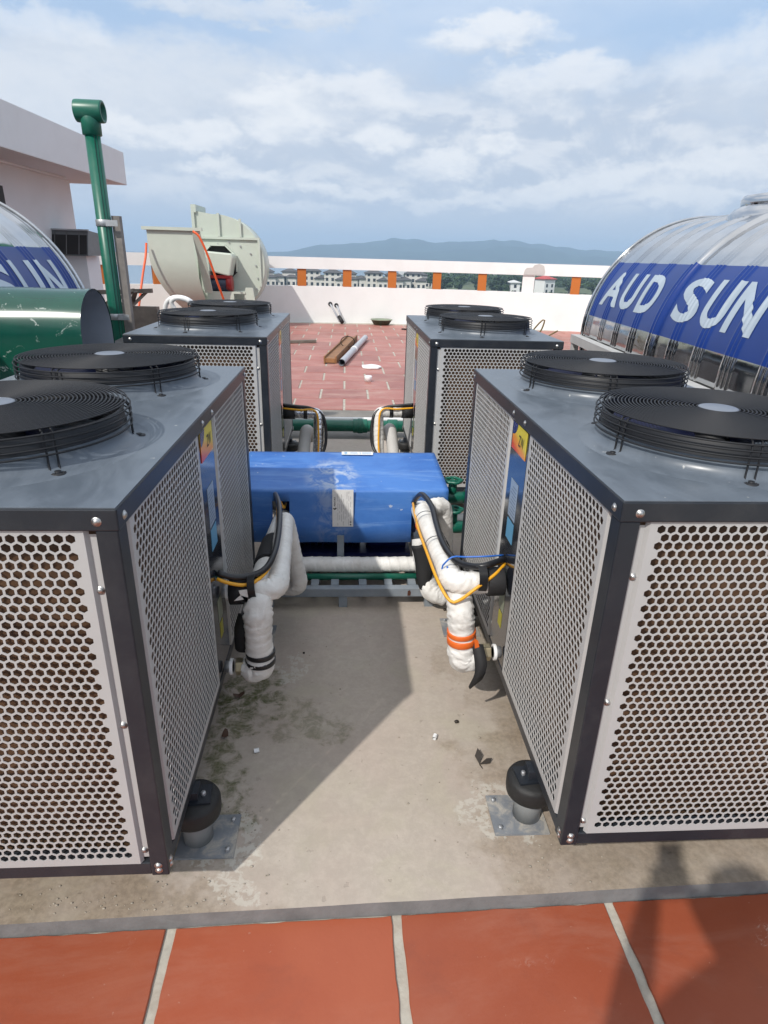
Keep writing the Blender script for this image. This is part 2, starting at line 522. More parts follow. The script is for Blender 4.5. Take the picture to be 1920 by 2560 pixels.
def mat_bluecover():
    m = bpy.data.materials.new('faded_blue_sheet_metal')
    m.use_nodes = True
    T = NT(m.node_tree)
    b = T.n['Principled BSDF']
    p = T.obj()
    s = T.vmath('MULTIPLY', p, (0.9, 5.0, 7.0))
    n = T.noise(s, 2.4, 9.0, 0.66, 0.8)
    n2 = T.noise(p, 3.0, 8.0, 0.62, 0.5)
    c = T.mix(T.ramp(n2, 0.32, 0.68), (0.026, 0.115, 0.39), (0.052, 0.175, 0.49))
    c = T.mix(T.math('MULTIPLY', T.ramp(n, 0.48, 0.78), 0.60), c, (0.22, 0.37, 0.63))
    o = T.xyz(p)
    smear = T.math('MULTIPLY', T.blob(p, -0.10, 3.10, 0.17, 0.26), T.ramp(T.noise(p, 13.0, 8.0, 0.7, 0.9), 0.42, 0.62))
    c = T.mix(T.math('MULTIPLY', smear, 0.85), c, (0.42, 0.48, 0.56))
    sp = T.ramp(T.noise(p, 28.0, 2.0, 0.5), 0.725, 0.76)
    c = T.mix(T.math('MULTIPLY', sp, 0.55), c, (0.55, 0.57, 0.58))
    T.put(b.inputs['Base Color'], c)
    T.put(b.inputs['Roughness'], T.ramp(n, 0.3, 0.8, 0.42, 0.66, False))
    bn = T.add('ShaderNodeBump')
    bn.inputs['Strength'].default_value = 0.3
    bn.inputs['Distance'].default_value = 0.012
    T.l.new(T.noise(T.vmath('MULTIPLY', p, (1.0, 3.0, 3.0)), 2.2, 3.0, 0.5), bn.inputs['Height'])
    T.l.new(bn.outputs[0], b.inputs['Normal'])
    return m


M_bluecover = mat_bluecover()


def mat_hood():
    m = bpy.data.materials.new('gloss_green_hood')
    m.use_nodes = True
    T = NT(m.node_tree)
    b = T.n['Principled BSDF']
    p = T.obj()
    c = T.mix(T.ramp(T.noise(p, 4.0, 6.0, 0.6), 0.3, 0.7), (0.003, 0.050, 0.032), (0.005, 0.070, 0.044))
    f = T.ramp(T.noise(T.vmath('MULTIPLY', p, (1.0, 1.0, 1.6)), 12.0, 7.0, 0.74, 0.8), 0.60, 0.66)
    c = T.mix(T.math('MULTIPLY', f, 0.7), c, (0.42, 0.48, 0.44))
    T.put(b.inputs['Base Color'], c)
    T.put(b.inputs['Roughness'], T.math('ADD', T.math('MULTIPLY', f, 0.4), 0.20))
    b.inputs['Coat Weight'].default_value = 0.35
    b.inputs['Coat Roughness'].default_value = 0.15
    return m


M_hood = mat_hood()
M_hoodin = mat('grey_hood_lining', (0.34, 0.37, 0.42), 0.5, var=0.1)


# ------------------------------------------------------------------ mesh builder
class MB:
    def __init__(self):
        self.v = []
        self.f = []
        self.s = []

    def face(self, idx, smooth=False):
        self.f.append(tuple(idx))
        self.s.append(smooth)

    def pts(self, pts):
        i = len(self.v)
        self.v.extend([tuple(p) for p in pts])
        return i

    def quad(self, a, b, c, d, smooth=False):
        i = self.pts((a, b, c, d))
        self.face((i, i + 1, i + 2, i + 3), smooth)

    def box(self, x0, x1, y0, y1, z0, z1):
        if x0 > x1:
            x0, x1 = x1, x0
        if y0 > y1:
            y0, y1 = y1, y0
        i = self.pts([(x, y, z) for z in (z0, z1) for y in (y0, y1) for x in (x0, x1)])
        for q in ((0, 2, 3, 1), (4, 5, 7, 6), (0, 1, 5, 4), (2, 6, 7, 3), (0, 4, 6, 2), (1, 3, 7, 5)):
            self.face([i + k for k in q])

    def obox(self, mtx, sx, sy, sz):
        """box of full size sx,sy,sz centred on the origin of mtx"""
        i = self.pts([mtx @ Vector((x * sx / 2, y * sy / 2, z * sz / 2)) for z in (-1, 1) for y in (-1, 1) for x in (-1, 1)])
        for q in ((0, 2, 3, 1), (4, 5, 7, 6), (0, 1, 5, 4), (2, 6, 7, 3), (0, 4, 6, 2), (1, 3, 7, 5)):
            self.face([i + k for k in q])

    def bar(self, a, b, w, h, up=(0, 0, 1)):
        a, b = Vector(a), Vector(b)
        d = (b - a)
        L = d.length
        d.normalize()
        up = Vector(up)
        x = d.cross(up)
        if x.length < 1e-4:
            x = d.cross(Vector((1, 0, 0)))
        x.normalize()
        z = x.cross(d)
        m = Matrix((x, d, z)).transposed().to_4x4()
        m.translation = (a + b) / 2
        self.obox(m, w, L, h)

    def lathe(self, prof, n=32, mtx=None, cap0=False, cap1=False, smooth=True):
        """profile [(r, z)] turned round local z"""
        mtx = mtx or Matrix.Identity(4)
        base = len(self.v)
        for r, z in prof:
            for k in range(n):
                a = 2 * PI * k / n
                self.v.append(tuple(mtx @ Vector((r * math.cos(a), r * math.sin(a), z))))
        for j in range(len(prof) - 1):
            for k in range(n):
                k2 = (k + 1) % n
                self.face((base + j * n + k, base + j * n + k2, base + (j + 1) * n + k2, base + (j + 1) * n + k), smooth)
        if cap0:
            self.face([base + k for k in range(n)][::-1])
        if cap1:
            o = base + (len(prof) - 1) * n
            self.face([o + k for k in range(n)])

    def cyl(self, a, b, r, n=16, r2=None, cap=True, smooth=True):
        a, b = Vector(a), Vector(b)
        d = b - a
        m = d.to_track_quat('Z', 'Y').to_matrix().to_4x4()
        m.translation = a
        r2 = r if r2 is None else r2
        self.lathe([(r, 0), (r2, d.length)], n, m, cap, cap, smooth)

    def tube(self, path, r, n=10, closed=False, cap=True, smooth=True):
        """sweep a circle along a polyline; r = number or f(i, t(length), angle)"""
        P = [Vector(p) for p in path]
        N = len(P)
        base = len(self.v)
        L = 0.0
        up = None
        for i in range(N):
            if closed:
                t = P[(i + 1) % N] - P[i - 1]
            else:
                t = P[min(i + 1, N - 1)] - P[max(i - 1, 0)]
            t.normalize()
            if up is None:
                up = Vector((0, 0, 1)) if abs(t.z) < 0.9 else Vector((0, 1, 0))
                up = (up - t * up.dot(t)).normalized()
            else:
                up = (up - t * up.dot(t))
                if up.length < 1e-6:
                    up = t.orthogonal()
                up.normalize()
            s = t.cross(up)
            if i:
                L += (P[i] - P[i - 1]).length
            for k in range(n):
                a = 2 * PI * k / n
                rr = r(i, L, a) if callable(r) else r
                self.v.append(tuple(P[i] + (s * math.cos(a) + up * math.sin(a)) * rr))
        for i in range(N if closed else N - 1):
            j = (i + 1) % N
            for k in range(n):
                k2 = (k + 1) % n
                self.face((base + i * n + k, base + i * n + k2, base + j * n + k2, base + j * n + k), smooth)
        if cap and not closed:
            self.face([base + k for k in range(n)][::-1])
            o = base + (N - 1) * n
            self.face([o + k for k in range(n)])

    def prism(self, poly, mtx, depth):
        """2-D outline (x, y) extruded along local z by depth"""
        n = len(poly)
        i = self.pts([mtx @ Vector((x, y, 0)) for x, y in poly] + [mtx @ Vector((x, y, depth)) for x, y in poly])
        self.face([i + k for k in range(n)][::-1])
        self.face([i + n + k for k in range(n)])
        for k in range(n):
            k2 = (k + 1) % n
            self.face((i + k, i + k2, i + n + k2, i + n + k))

    def mesh(self, name, m=None):
        me = bpy.data.meshes.new(name)
        me.from_pydata(self.v, [], self.f)
        me.polygons.foreach_set('use_smooth', self.s)
        if m:
            me.materials.append(m)
        me.update()
        return me


def link(name, me, parent=None, loc=None, bevel=0.0, seg=2):
    o = bpy.data.objects.new(name, me)
    COL.objects.link(o)
    if loc:
        o.location = loc
    if parent:
        o.parent = parent
    if bevel:
        b = o.modifiers.new('bevel', 'BEVEL')
        b.width = bevel
        b.segments = seg
        b.limit_method = 'ANGLE'
        b.angle_limit = R(40)
    return o


def part(name, mb, m, parent=None, loc=None, bevel=0.0, seg=2, label=None, fixn=True):
    me = mb.mesh(name, m)
    if fixn:
        bm = bmesh.new()
        bm.from_mesh(me)
        bmesh.ops.recalc_face_normals(bm, faces=bm.faces)
        bm.to_mesh(me)
        bm.free()
    o = link(name, me, parent, loc, bevel, seg)
    if label:
        o['label'] = label
    return o


def tag(o, label=None, cat=None, group=None, kind=None):
    if label:
        o['label'] = label
    if cat:
        o['category'] = cat
    if group:
        o['group'] = group
    if kind:
        o['kind'] = kind
    return o


def thing(name, label, cat, loc=(0, 0, 0), rz=0.0, group=None):
    o = bpy.data.objects.new(name, None)
    COL.objects.link(o)
    o.empty_display_size = 0.1
    o.location = loc
    o.rotation_euler = (0, 0, rz)
    return tag(o, label, cat, group)


def copy_tree(o, parent=None):
    c = o.copy()
    COL.objects.link(c)
    c.parent = parent
    for ch in KIDS(o):
        copy_tree(ch, c)
    return c


def KIDS(o):
    return [x for x in list(o.children)]


def fillet(pts, rad, step=0.012, nseg=10):
    """polyline with rounded corners, evenly resampled"""
    P = [Vector(p) for p in pts]
    out = [P[0]]
    for i in range(1, len(P) - 1):
        rr = rad[i - 1] if isinstance(rad, (list, tuple)) else rad
        a = (P[i - 1] - P[i])
        b = (P[i + 1] - P[i])
        k = min(rr, a.length * 0.49, b.length * 0.49)
        s, e = P[i] + a.normalized() * k, P[i] + b.normalized() * k
        for j in range(nseg + 1):
            t = j / nseg
            out.append(s * (1 - t) ** 2 + P[i] * 2 * t * (1 - t) + e * t * t)
    out.append(P[-1])
    return resample(out, step)


def resample(pts, step):
    L = [0.0]
    for a, b in zip(pts, pts[1:]):
        L.append(L[-1] + (b - a).length)
    n = max(2, int(L[-1] / step) + 1)
    res = []
    j = 0
    for i in range(n):
        d = L[-1] * i / (n - 1)
        while j < len(L) - 2 and L[j + 1] < d:
            j += 1
        seg = L[j + 1] - L[j]
        t = 0 if seg < 1e-9 else (d - L[j]) / seg
        res.append(pts[j].lerp(pts[j + 1], t))
    return res


def spline(pts, step=0.02):
    """Catmull-Rom through the points"""
    P = [Vector(p) for p in pts]
    P = [P[0] * 2 - P[1]] + P + [P[-1] * 2 - P[-2]]
    out = []
    for i in range(1, len(P) - 2):
        p0, p1, p2, p3 = P[i - 1:i + 3]
        for k in range(14):
            t = k / 14
            out.append(0.5 * ((2 * p1) + (p2 - p0) * t + (2 * p0 - 5 * p1 + 4 * p2 - p3) * t * t + (3 * p1 - p0 - 3 * p2 + p3) * t ** 3))
    out.append(P[-2])
    return resample(out, step)


def text_mesh(body, size, bold=0.0, shear=0.0, spacing=1.0, res=4):
    cu = bpy.data.curves.new('text', 'FONT')
    cu.body = body
    cu.size = size
    cu.offset = bold
    cu.shear = shear
    cu.space_character = spacing
    cu.resolution_u = res
    o = bpy.data.objects.new('text', cu)
    COL.objects.link(o)
    dg = bpy.context.evaluated_depsgraph_get()
    dg.update()
    me = bpy.data.meshes.new_from_object(o.evaluated_get(dg))
    bpy.data.objects.remove(o)
    bpy.data.curves.remove(cu)
    me.materials.clear()
    return me


def text_part(name, body, height, m, parent, mtx, bold=0.0, width=None, shear=0.0, thick=0.0):
    me = text_mesh(body, 1.0, bold, shear)
    xs = [v.co.x for v in me.vertices]
    ys = [v.co.y for v in me.vertices]
    x0, x1, y0, y1 = min(xs), max(xs), min(ys), max(ys)
    k = height / (y1 - y0)
    kx = (width / (x1 - x0)) if width else k
    for v in me.vertices:
        v.co = mtx @ Vector(((v.co.x - (x0 + x1) / 2) * kx, (v.co.y - (y0 + y1) / 2) * k, thick))
    me.materials.append(m)
    me.name = name
    return link(name, me, parent)


def axes(x, y, z, o):
    m = Matrix((Vector(x), Vector(y), Vector(z))).transposed().to_4x4()
    m.translation = Vector(o)
    return m


# ------------------------------------------------------------------ large structure: ground, water, hills, building, roof
GZ = -16.6
mb = MB()
mb.quad((-3200, -400, GZ), (4200, -400, GZ), (4200, 4700, GZ), (-3200, 4700, GZ))
M_land = mat('grassy_land', (0.085, 0.105, 0.045), 0.9, var=0.5, vscale=0.02)
tag(part('ground', mb, M_land), 'green land below the building running out to the river', kind='structure')
mb = MB()
wz = GZ + 0.35
mb.quad((-3100, 640, wz), (4100, 640, wz), (4100, 3150, wz), (-3100, 3150, wz))
mb.quad((-3100, 120, wz), (-75, 120, wz), (-75, 639.9, wz), (-3100, 639.9, wz))
m = mat('river_water', (0.10, 0.14, 0.16), 0.12, bump=0.4, bscale=0.4)
tag(part('river', mb, m), 'wide pale river beyond the houses', kind='structure')


def hill_height(x, ridge):
    xs = [p[0] for p in ridge]
    if x <= xs[0]:
        return ridge[0][1]
    for (a, ha), (b, hb) in zip(ridge, ridge[1:]):
        if x <= b:
            t = (x - a) / (b - a)
            t = t * t * (3 - 2 * t)
            return ha + (hb - ha) * t
    return ridge[-1][1]


def hills(name, ridge, y0, depth, seed, label, m):
    mb = MB()
    nx, ny = 240, 22
    x0, x1 = ridge[0][0], ridge[-1][0]
    for j in range(ny + 1):
        for i in range(nx + 1):
            x = x0 + (x1 - x0) * i / nx
            t = j / ny
            prof = math.sin(PI * min(1, t * 1.0)) ** 0.9
            h = hill_height(x, ridge)
            nz = noise.fractal(Vector((x * 0.006, t * 3.0, seed)), 1.0, 2.0, 5)
            h2 = h * (1 + 0.10 * noise.fractal(Vector((x * 0.012, seed, 0)), 1.0, 2.0, 4))
            z = GZ - 1 + (h2 - GZ) * prof * (1 + 0.22 * nz * (1 - prof * 0.9))
            mb.v.append((x, y0 + depth * t, z))
    for j in range(ny):
        for i in range(nx):
            a = j * (nx + 1) + i
            mb.face((a, a + 1, a + nx + 2, a + nx + 1), True)
    tag(part(name, mb, m), label, kind='structure')


M_hill = mat('forested_hill', (0.024, 0.042, 0.030), 0.95, var=0.55, vscale=0.010)
hills('hills', [(-1300, -10), (-620, -6), (-330, 12), (-120, 50), (60, 63), (170, 76), (250, 92), (330, 90), (450, 80), (600, 86), (740, 100),
                (860, 97), (990, 86), (1130, 76), (1300, 66), (1480, 60), (1800, 44), (2400, 25), (3000, -5)], 3180, 760, 2.3,
      'long low mountain range across the river', M_hill)
hills('hills', [(-500, -14), (60, 2), (330, 26), (560, 44), (760, 62), (930, 54), (1120, 30), (1350, 24), (1700, 20), (2300, 4), (2800, -12)],
      2900, 420, 7.1, 'nearer lower spur in front of the mountain range', M_hill)

# roof deck --------------------------------------------------------------
ARC_C, ARC_R = Vector((0.7, 4.2)), 13.2


def arc_pt(r, a):
    return (ARC_C.x + r * math.sin(a), ARC_C.y + r * math.cos(a))


mb = MB()
outl = [(-12.0, -5.0), (13.0, -5.0), (13.0, 8.0)]
outl += [arc_pt(ARC_R + 0.35, R(a)) for a in range(70, -71, -5)]
outl += [(-12.0, 8.0)]
n = len(outl)
i = mb.pts([(x, y, -0.048) for x, y in outl] + [(x, y, GZ + 0.02) for x, y in outl])
mb.face([i + k for k in range(n)])
for k in range(n):
    k2 = (k + 1) % n
    mb.face((i + k, i + n + k, i + n + k2, i + k2))
roof = part('roof_deck', mb, M_grout)
tag(roof, 'flat rooftop deck of red tiles with pale joints', kind='structure')

# concrete plinth ----------------------------------------------------------
mb = MB()
XA, XB = -4.6, 4.4


def plinth_front(x):
    return 1.1525 + 0.0215 * x


NXP = 60
top_i = []
for k in range(NXP + 1):
    x = XA + (XB - XA) * k / NXP
    top_i.append(x)
i = mb.pts([(x, plinth_front(x) + 0.0025 * noise.noise(Vector((x * 9, 0, 0))), 0.0) for x in top_i] + [(x, 5.78, 0.0) for x in top_i])
for k in range(NXP):
    mb.face((i + k, i + k + 1, i + NXP + 2 + k, i + NXP + 1 + k))
j = mb.pts([(x, 5.78, -0.05) for x in top_i])
for k in range(NXP):
    mb.face((i + NXP + 1 + k, i + NXP + 2 + k, j + k + 1, j + k))
pl = part('concrete_floor', mb, M_conc)
tag(pl, 'stained pale concrete plinth under the heat pumps', kind='structure')
mb = MB()
i = mb.pts([(x, plinth_front(x) + 0.0025 * noise.noise(Vector((x * 9, 0, 0))), 0.0) for x in top_i] +
           [(x, plinth_front(x) - 0.006 + 0.004 * noise.noise(Vector((x * 14, 3, 0))), -0.046) for x in top_i])
for k in range(NXP):
    mb.face((i + k, i + NXP + 1 + k, i + NXP + 2 + k, i + k + 1))
part('cement_edge', mb, M_cement, pl)
mb = MB()
mb.quad((-4.6, 5.785, -0.042), (4.4, 5.785, -0.042), (4.4, 7.17, -0.042), (-4.6, 7.17, -0.042))
part('gutter_strip', mb, mat('dark_concrete', (0.20, 0.185, 0.165), 0.85, var=0.25, vscale=5), pl)  # flat strip behind the plinth, toned darker than its concrete

# tiles ---------------------------------------------------------------------
def tile_mesh(w, d, m, name):
    b = MB()
    t = 0.008
    e = 0.0025
    b.pts([(-w / 2, -d / 2, 0), (w / 2, -d / 2, 0), (w / 2, d / 2, 0), (-w / 2, d / 2, 0),
           (-w / 2, -d / 2, t - e), (w / 2, -d / 2, t - e), (w / 2, d / 2, t - e), (-w / 2, d / 2, t - e),
           (-w / 2 + e, -d / 2 + e, t), (w / 2 - e, -d / 2 + e, t), (w / 2 - e, d / 2 - e, t), (-w / 2 + e, d / 2 - e, t)])
    b.face((8, 9, 10, 11))
    for k in range(4):
        k2 = (k + 1) % 4
        b.face((k, k2, 4 + k2, 4 + k))
        b.face((4 + k, 4 + k2, 8 + k2, 8 + k))
    return b.mesh(name, m)


TZ = -0.0485 + 0.0005
def ragged_tile(w, d, m, name, seed):
    """hand pointed tile: outline broken slightly by grout smeared over its edges"""
    b = MB()
    n = 22
    out = []
    for (ax, ay, bx_, by_) in ((-1, -1, 1, -1), (1, -1, 1, 1), (1, 1, -1, 1), (-1, 1, -1, -1)):
        for k in range(n):
            t = k / n
            x, y = (ax + (bx_ - ax) * t) * w / 2, (ay + (by_ - ay) * t) * d / 2
            e = 0.0030 * noise.noise(Vector((x * 22, y * 22, seed))) + 0.0016 * noise.noise(Vector((x * 70, y * 70, seed + 4)))
            nx, ny = (ay, -ax) if False else ((by_ - ay) / 2, -(bx_ - ax) / 2)
            out.append((x + nx * e, y + ny * e))
    N = len(out)
    t = 0.008
    i0 = b.pts([(x, y, 0) for x, y in out] + [(x, y, t - 0.002) for x, y in out] + [(x * 0.993, y * 0.993, t) for x, y in out])
    b.face([i0 + 2 * N + k for k in range(N)])
    for k in range(N):
        k2 = (k + 1) % N
        b.face((i0 + k, i0 + k2, i0 + N + k2, i0 + N + k))
        b.face((i0 + N + k, i0 + N + k2, i0 + 2 * N + k2, i0 + 2 * N + k))
    return b.mesh(name, m)


near_meshes = [ragged_tile(0.577, 0.592, M_tile, 'near_tile', 3.0 + 7 * k) for k in range(4)]
near_joints = [-0.4885 + 0.604 * k for k in range(-4, 5)]
for k, xj in enumerate(near_joints):
    xc = xj + 0.302
    for row in range(5):
        if row > 1 and abs(xc) > 1.6:
            continue
        xo = xc + (0.302 if row % 2 else 0.0)
        o = link('tile', near_meshes[(k + 2 * row) % 4], roof)
        o.location = (xo, plinth_front(xo) - 0.006 - 0.299 - 0.604 * row, TZ + random.uniform(-0.0008, 0.0008))
        o.rotation_euler = (random.uniform(-.001, .001), random.uniform(-.001, .001), 0.0215 + random.uniform(-.003, .003))
me_far = tile_mesh(0.582, 0.600, M_tilefar, 'far_tile')
tile_spots = []
row = 0
y = 7.185 + 0.307
while y < 17.4:
    off = 0.255 if row % 2 else -0.052
    k = -16
    while k < 18:
        xc = off + 0.612 * (k + 0.5)
        if (Vector((xc, y)) - ARC_C).length < ARC_R - 0.25:
            tile_spots.append((xc, y))
        k += 1
    y += 0.614
    row += 1


def seen(xc, yc):
    t = xc / yc
    return (-0.10 < t < 0.135) or (0.27 < t < 0.39 and yc > 11)


vis = [p for p in tile_spots if seen(*p)]
vis.sort(key=lambda p: p[1])
vis = vis[:250]
vset = set(vis)
for (xc, yc) in vis:
    o = link('tile', me_far, roof)
    o.location = (xc, yc, TZ + random.uniform(-0.001, 0.001))
    o.rotation_euler = (random.uniform(-.002, .002), random.uniform(-.002, .002), random.uniform(-.004, .004))
mb = MB()
for (xc, yc) in tile_spots:
    if (xc, yc) in vset:
        continue
    w, d = 0.294, 0.299
    mb.box(xc - w, xc + w, yc - d, yc + d, TZ, TZ + 0.008)
o = part('tile_field', mb, M_tilefar, roof)
o['kind'] = 'stuff'

# parapet --------------------------------------------------------------------
par = thing('parapet_wall', 'curved white rooftop parapet with orange posts under a white rail', 'parapet')


def arc_wall(r0, r1, z0, z1, a0, a1, n):
    b = MB()
    for k in range(n + 1):
        a = R(a0 + (a1 - a0) * k / n)
        for r, z in ((r0, z0), (r0, z1), (r1, z1), (r1, z0)):
            x, yy = arc_pt(r, a)
            b.v.append((x, yy, z))
    for k in range(n):
        for q in range(4):
            q2 = (q + 1) % 4
            b.face((4 * k + q, 4 * k + q2, 4 * k + 4 + q2, 4 * k + 4 + q))
    b.face((0, 1, 2, 3))
    b.face([4 * n + q for q in (3, 2, 1, 0)])
    return b


part('wall', arc_wall(ARC_R, ARC_R + 0.22, -0.047, 0.865, -66, 62, 160), M_white, par)
part('top_rail', arc_wall(ARC_R - 0.03, ARC_R + 0.25, 1.285, 1.565, -66, 62, 160), M_white, par)
step = 1.18 / ARC_R
a_first = math.asin((-0.0 - ARC_C.x) / ARC_R)
mbp = MB()
mbp.box(-0.11, 0.11, -0.07, 0.13, 0.866, 1.284)
post_me = mbp.mesh('post', M_orange)
mbw = MB()
mbw.box(-0.15, 0.15, -0.062, 0.14, 0.866, 1.284)
postw_me = mbw.mesh('post', M_white)
for k in range(-11, 12):
    a = a_first + step * k
    if not (R(-64) < a < R(61)):
        continue
    x, yy = arc_pt(ARC_R + 0.07, a)
    white = (k == 4)
    o = link('post', postw_me if white else post_me, par)
    o.location = (x, yy, 0)
    o.rotation_euler = (0, 0, -a)
    if white:
        o['label'] = 'white painted post with patched plaster'
# plaster patch on the rail
a = a_first + step * 4 + 0.010
mb = MB()
x, yy = arc_pt(ARC_R - 0.034, a)
poly = [(-0.27, -0.13), (0.25, -0.13), (0.26, -0.04), (0.22, 0.09), (0.10, 0.13), (-0.02, 0.10), (-0.06, 0.04), (-0.20, 0.03), (-0.25, -0.02)]
mb.prism(poly, axes((math.cos(a), -math.sin(a), 0), (0, 0, 1), (-math.sin(a), -math.cos(a), 0), (x, yy, 1.43)), 0.006)
part('plaster_patch', mb, mat('grey_plaster', (0.50, 0.48, 0.46), 0.85, var=0.1, vscale=4), par)

# penthouse on the left --------------------------------------------------------
ph = thing('roof_house', 'white rooftop building at left with a thick overhanging flat roof slab', 'building', (-3.42, 11.0, 0))
ph.rotation_euler = (0, 0, R(-1.0))
mb = MB()
mb.box(-7.0, 0.0, -9.0, 0.0, 2.545, 2.99)
part('roof_slab', mb, M_wall2, ph, bevel=0.008)
mb = MB()
mb.box(-6.6, -0.70, -8.6, -0.42, -0.047, 2.545)
part('wall', mb, M_wall2, ph)
mb = MB()
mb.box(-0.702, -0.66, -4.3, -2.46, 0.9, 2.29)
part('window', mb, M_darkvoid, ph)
mb = MB()
mb.tube([(-0.55, -0.9, 2.535), (-0.55, -7, 2.535)], 0.012, 8)
part('conduit', mb, M_wall2, ph)

# ------------------------------------------------------------------ heat pump cabinets
W, L, H = 0.81, 1.60, 0.984


def hex_panel(mb, to3d, w, h, u0, u1, v0, v1, pitch=0.0225, hole=0.0176, th=0.0016):
    """perforated sheet: rectangle w x h with pointy-top hexagonal holes inside u0..u1, v0..v1"""
    nu = round((u1 - u0) / pitch)
    pitch = (u1 - u0) / nu
    rc = pitch / math.sqrt(3)
    rh = hole / math.sqrt(3)
    dv = pitch * math.sqrt(3) / 2
    nv = round((v1 - v0) / dv) + 1
    ky = (v1 - v0) / (nv - 1) / dv
    dv *= ky
    vm = {}

    def vid(x, y, d=0.0):
        k = (round((x - u0) / pitch * 200), round((y - v0) / dv * 300), d)
        if k not in vm:
            vm[k] = mb.pts([to3d(x, y, d)])
        return vm[k]

    cs = [(math.sin(PI / 3 * k), math.cos(PI / 3 * k) * ky) for k in range(6)]
    ec = {}
    pos2 = {}
    for j in range(nv):
        v = v0 + j * dv
        for i in range(nu + (0 if j % 2 else 1)):
            u = u0 + i * pitch + (pitch / 2 if j % 2 else 0)
            oc = []
            ih = []
            ib = []
            for cx, cy in cs:
                kx_, ky_ = round((u + rc * cx - u0) / (pitch / 2)), round((v + rc * cy - v0) / (dv / 3))
                a = vid(u0 + kx_ * pitch / 2, v0 + ky_ * dv / 3)
                pos2[a] = (u + rc * cx, v + rc * cy)
                oc.append(a)
                ih.append(vid(u + rh * cx, v + rh * cy))
                ib.append(vid(u + rh * cx, v + rh * cy, -th))
            for k in range(6):
                k2 = (k + 1) % 6
                mb.face((oc[k], ih[k], ih[k2], oc[k2]))
                mb.face((ih[k], ib[k], ib[k2], ih[k2]))
                ec.setdefault(frozenset((oc[k], oc[k2])), []).append((oc[k], oc[k2]))
    nxt = {}
    for e, l in ec.items():
        if len(l) == 1:
            nxt[l[0][0]] = l[0][1]
    s = next(iter(nxt))
    loop = [s]
    while True:
        t = nxt[loop[-1]]
        if t == s or len(loop) > 5000:
            break
        loop.append(t)
    rect = [(0, 0), (w, 0), (w, h), (0, h)]
    ri = [vid(x, y) for x, y in rect]
    pl = [[Vector((x, y, 0)) for x, y in rect], [Vector((pos2[a][0], pos2[a][1], 0)) for a in loop]]
    ids = ri + loop
    for tri in tessellate_polygon(pl):
        mb.face([ids[t] for t in tri])
    return ri


def framed_panel(name, to3d, w, h, fl, m, edge=0.010):
    """raised perforated panel with a folded step and a screw flange on both sides"""
    mb = MB()
    hex_panel(mb, to3d, w, h, 0.026, w - 0.026, 0.030, h - 0.0180)
    d0, d1 = 0.0, -edge
    for (u0, u1) in ((0.0, -fl), (w, w + fl)):
        s = 0.006 if u1 > u0 else -0.006
        mb.quad(to3d(u0, 0, d0), to3d(u0, h, d0), to3d(u0 + s, h, d1), to3d(u0 + s, 0, d1))
        mb.quad(to3d(u0 + s, 0.012, d1), to3d(u0 + s, h - 0.012, d1), to3d(u1, h - 0.012, d1), to3d(u1, 0.012, d1))
    mb.quad(to3d(0, 0, d0), to3d(w, 0, d0), to3d(w, 0, d1), to3d(0, 0, d1))
    mb.quad(to3d(0, h, d0), to3d(0, h, d1), to3d(w, h, d1), to3d(w, h, d0))
    return mb.mesh(name, m)


PF0, PF1 = 0.066, W - 0.066        # front panel, raised part (x)
PZ0, PZ1 = 0.040, 0.9355
S1 = (0.070, 0.690)                # side panels (y)
S2 = (0.930, 1.545)

fan_meshes = {}


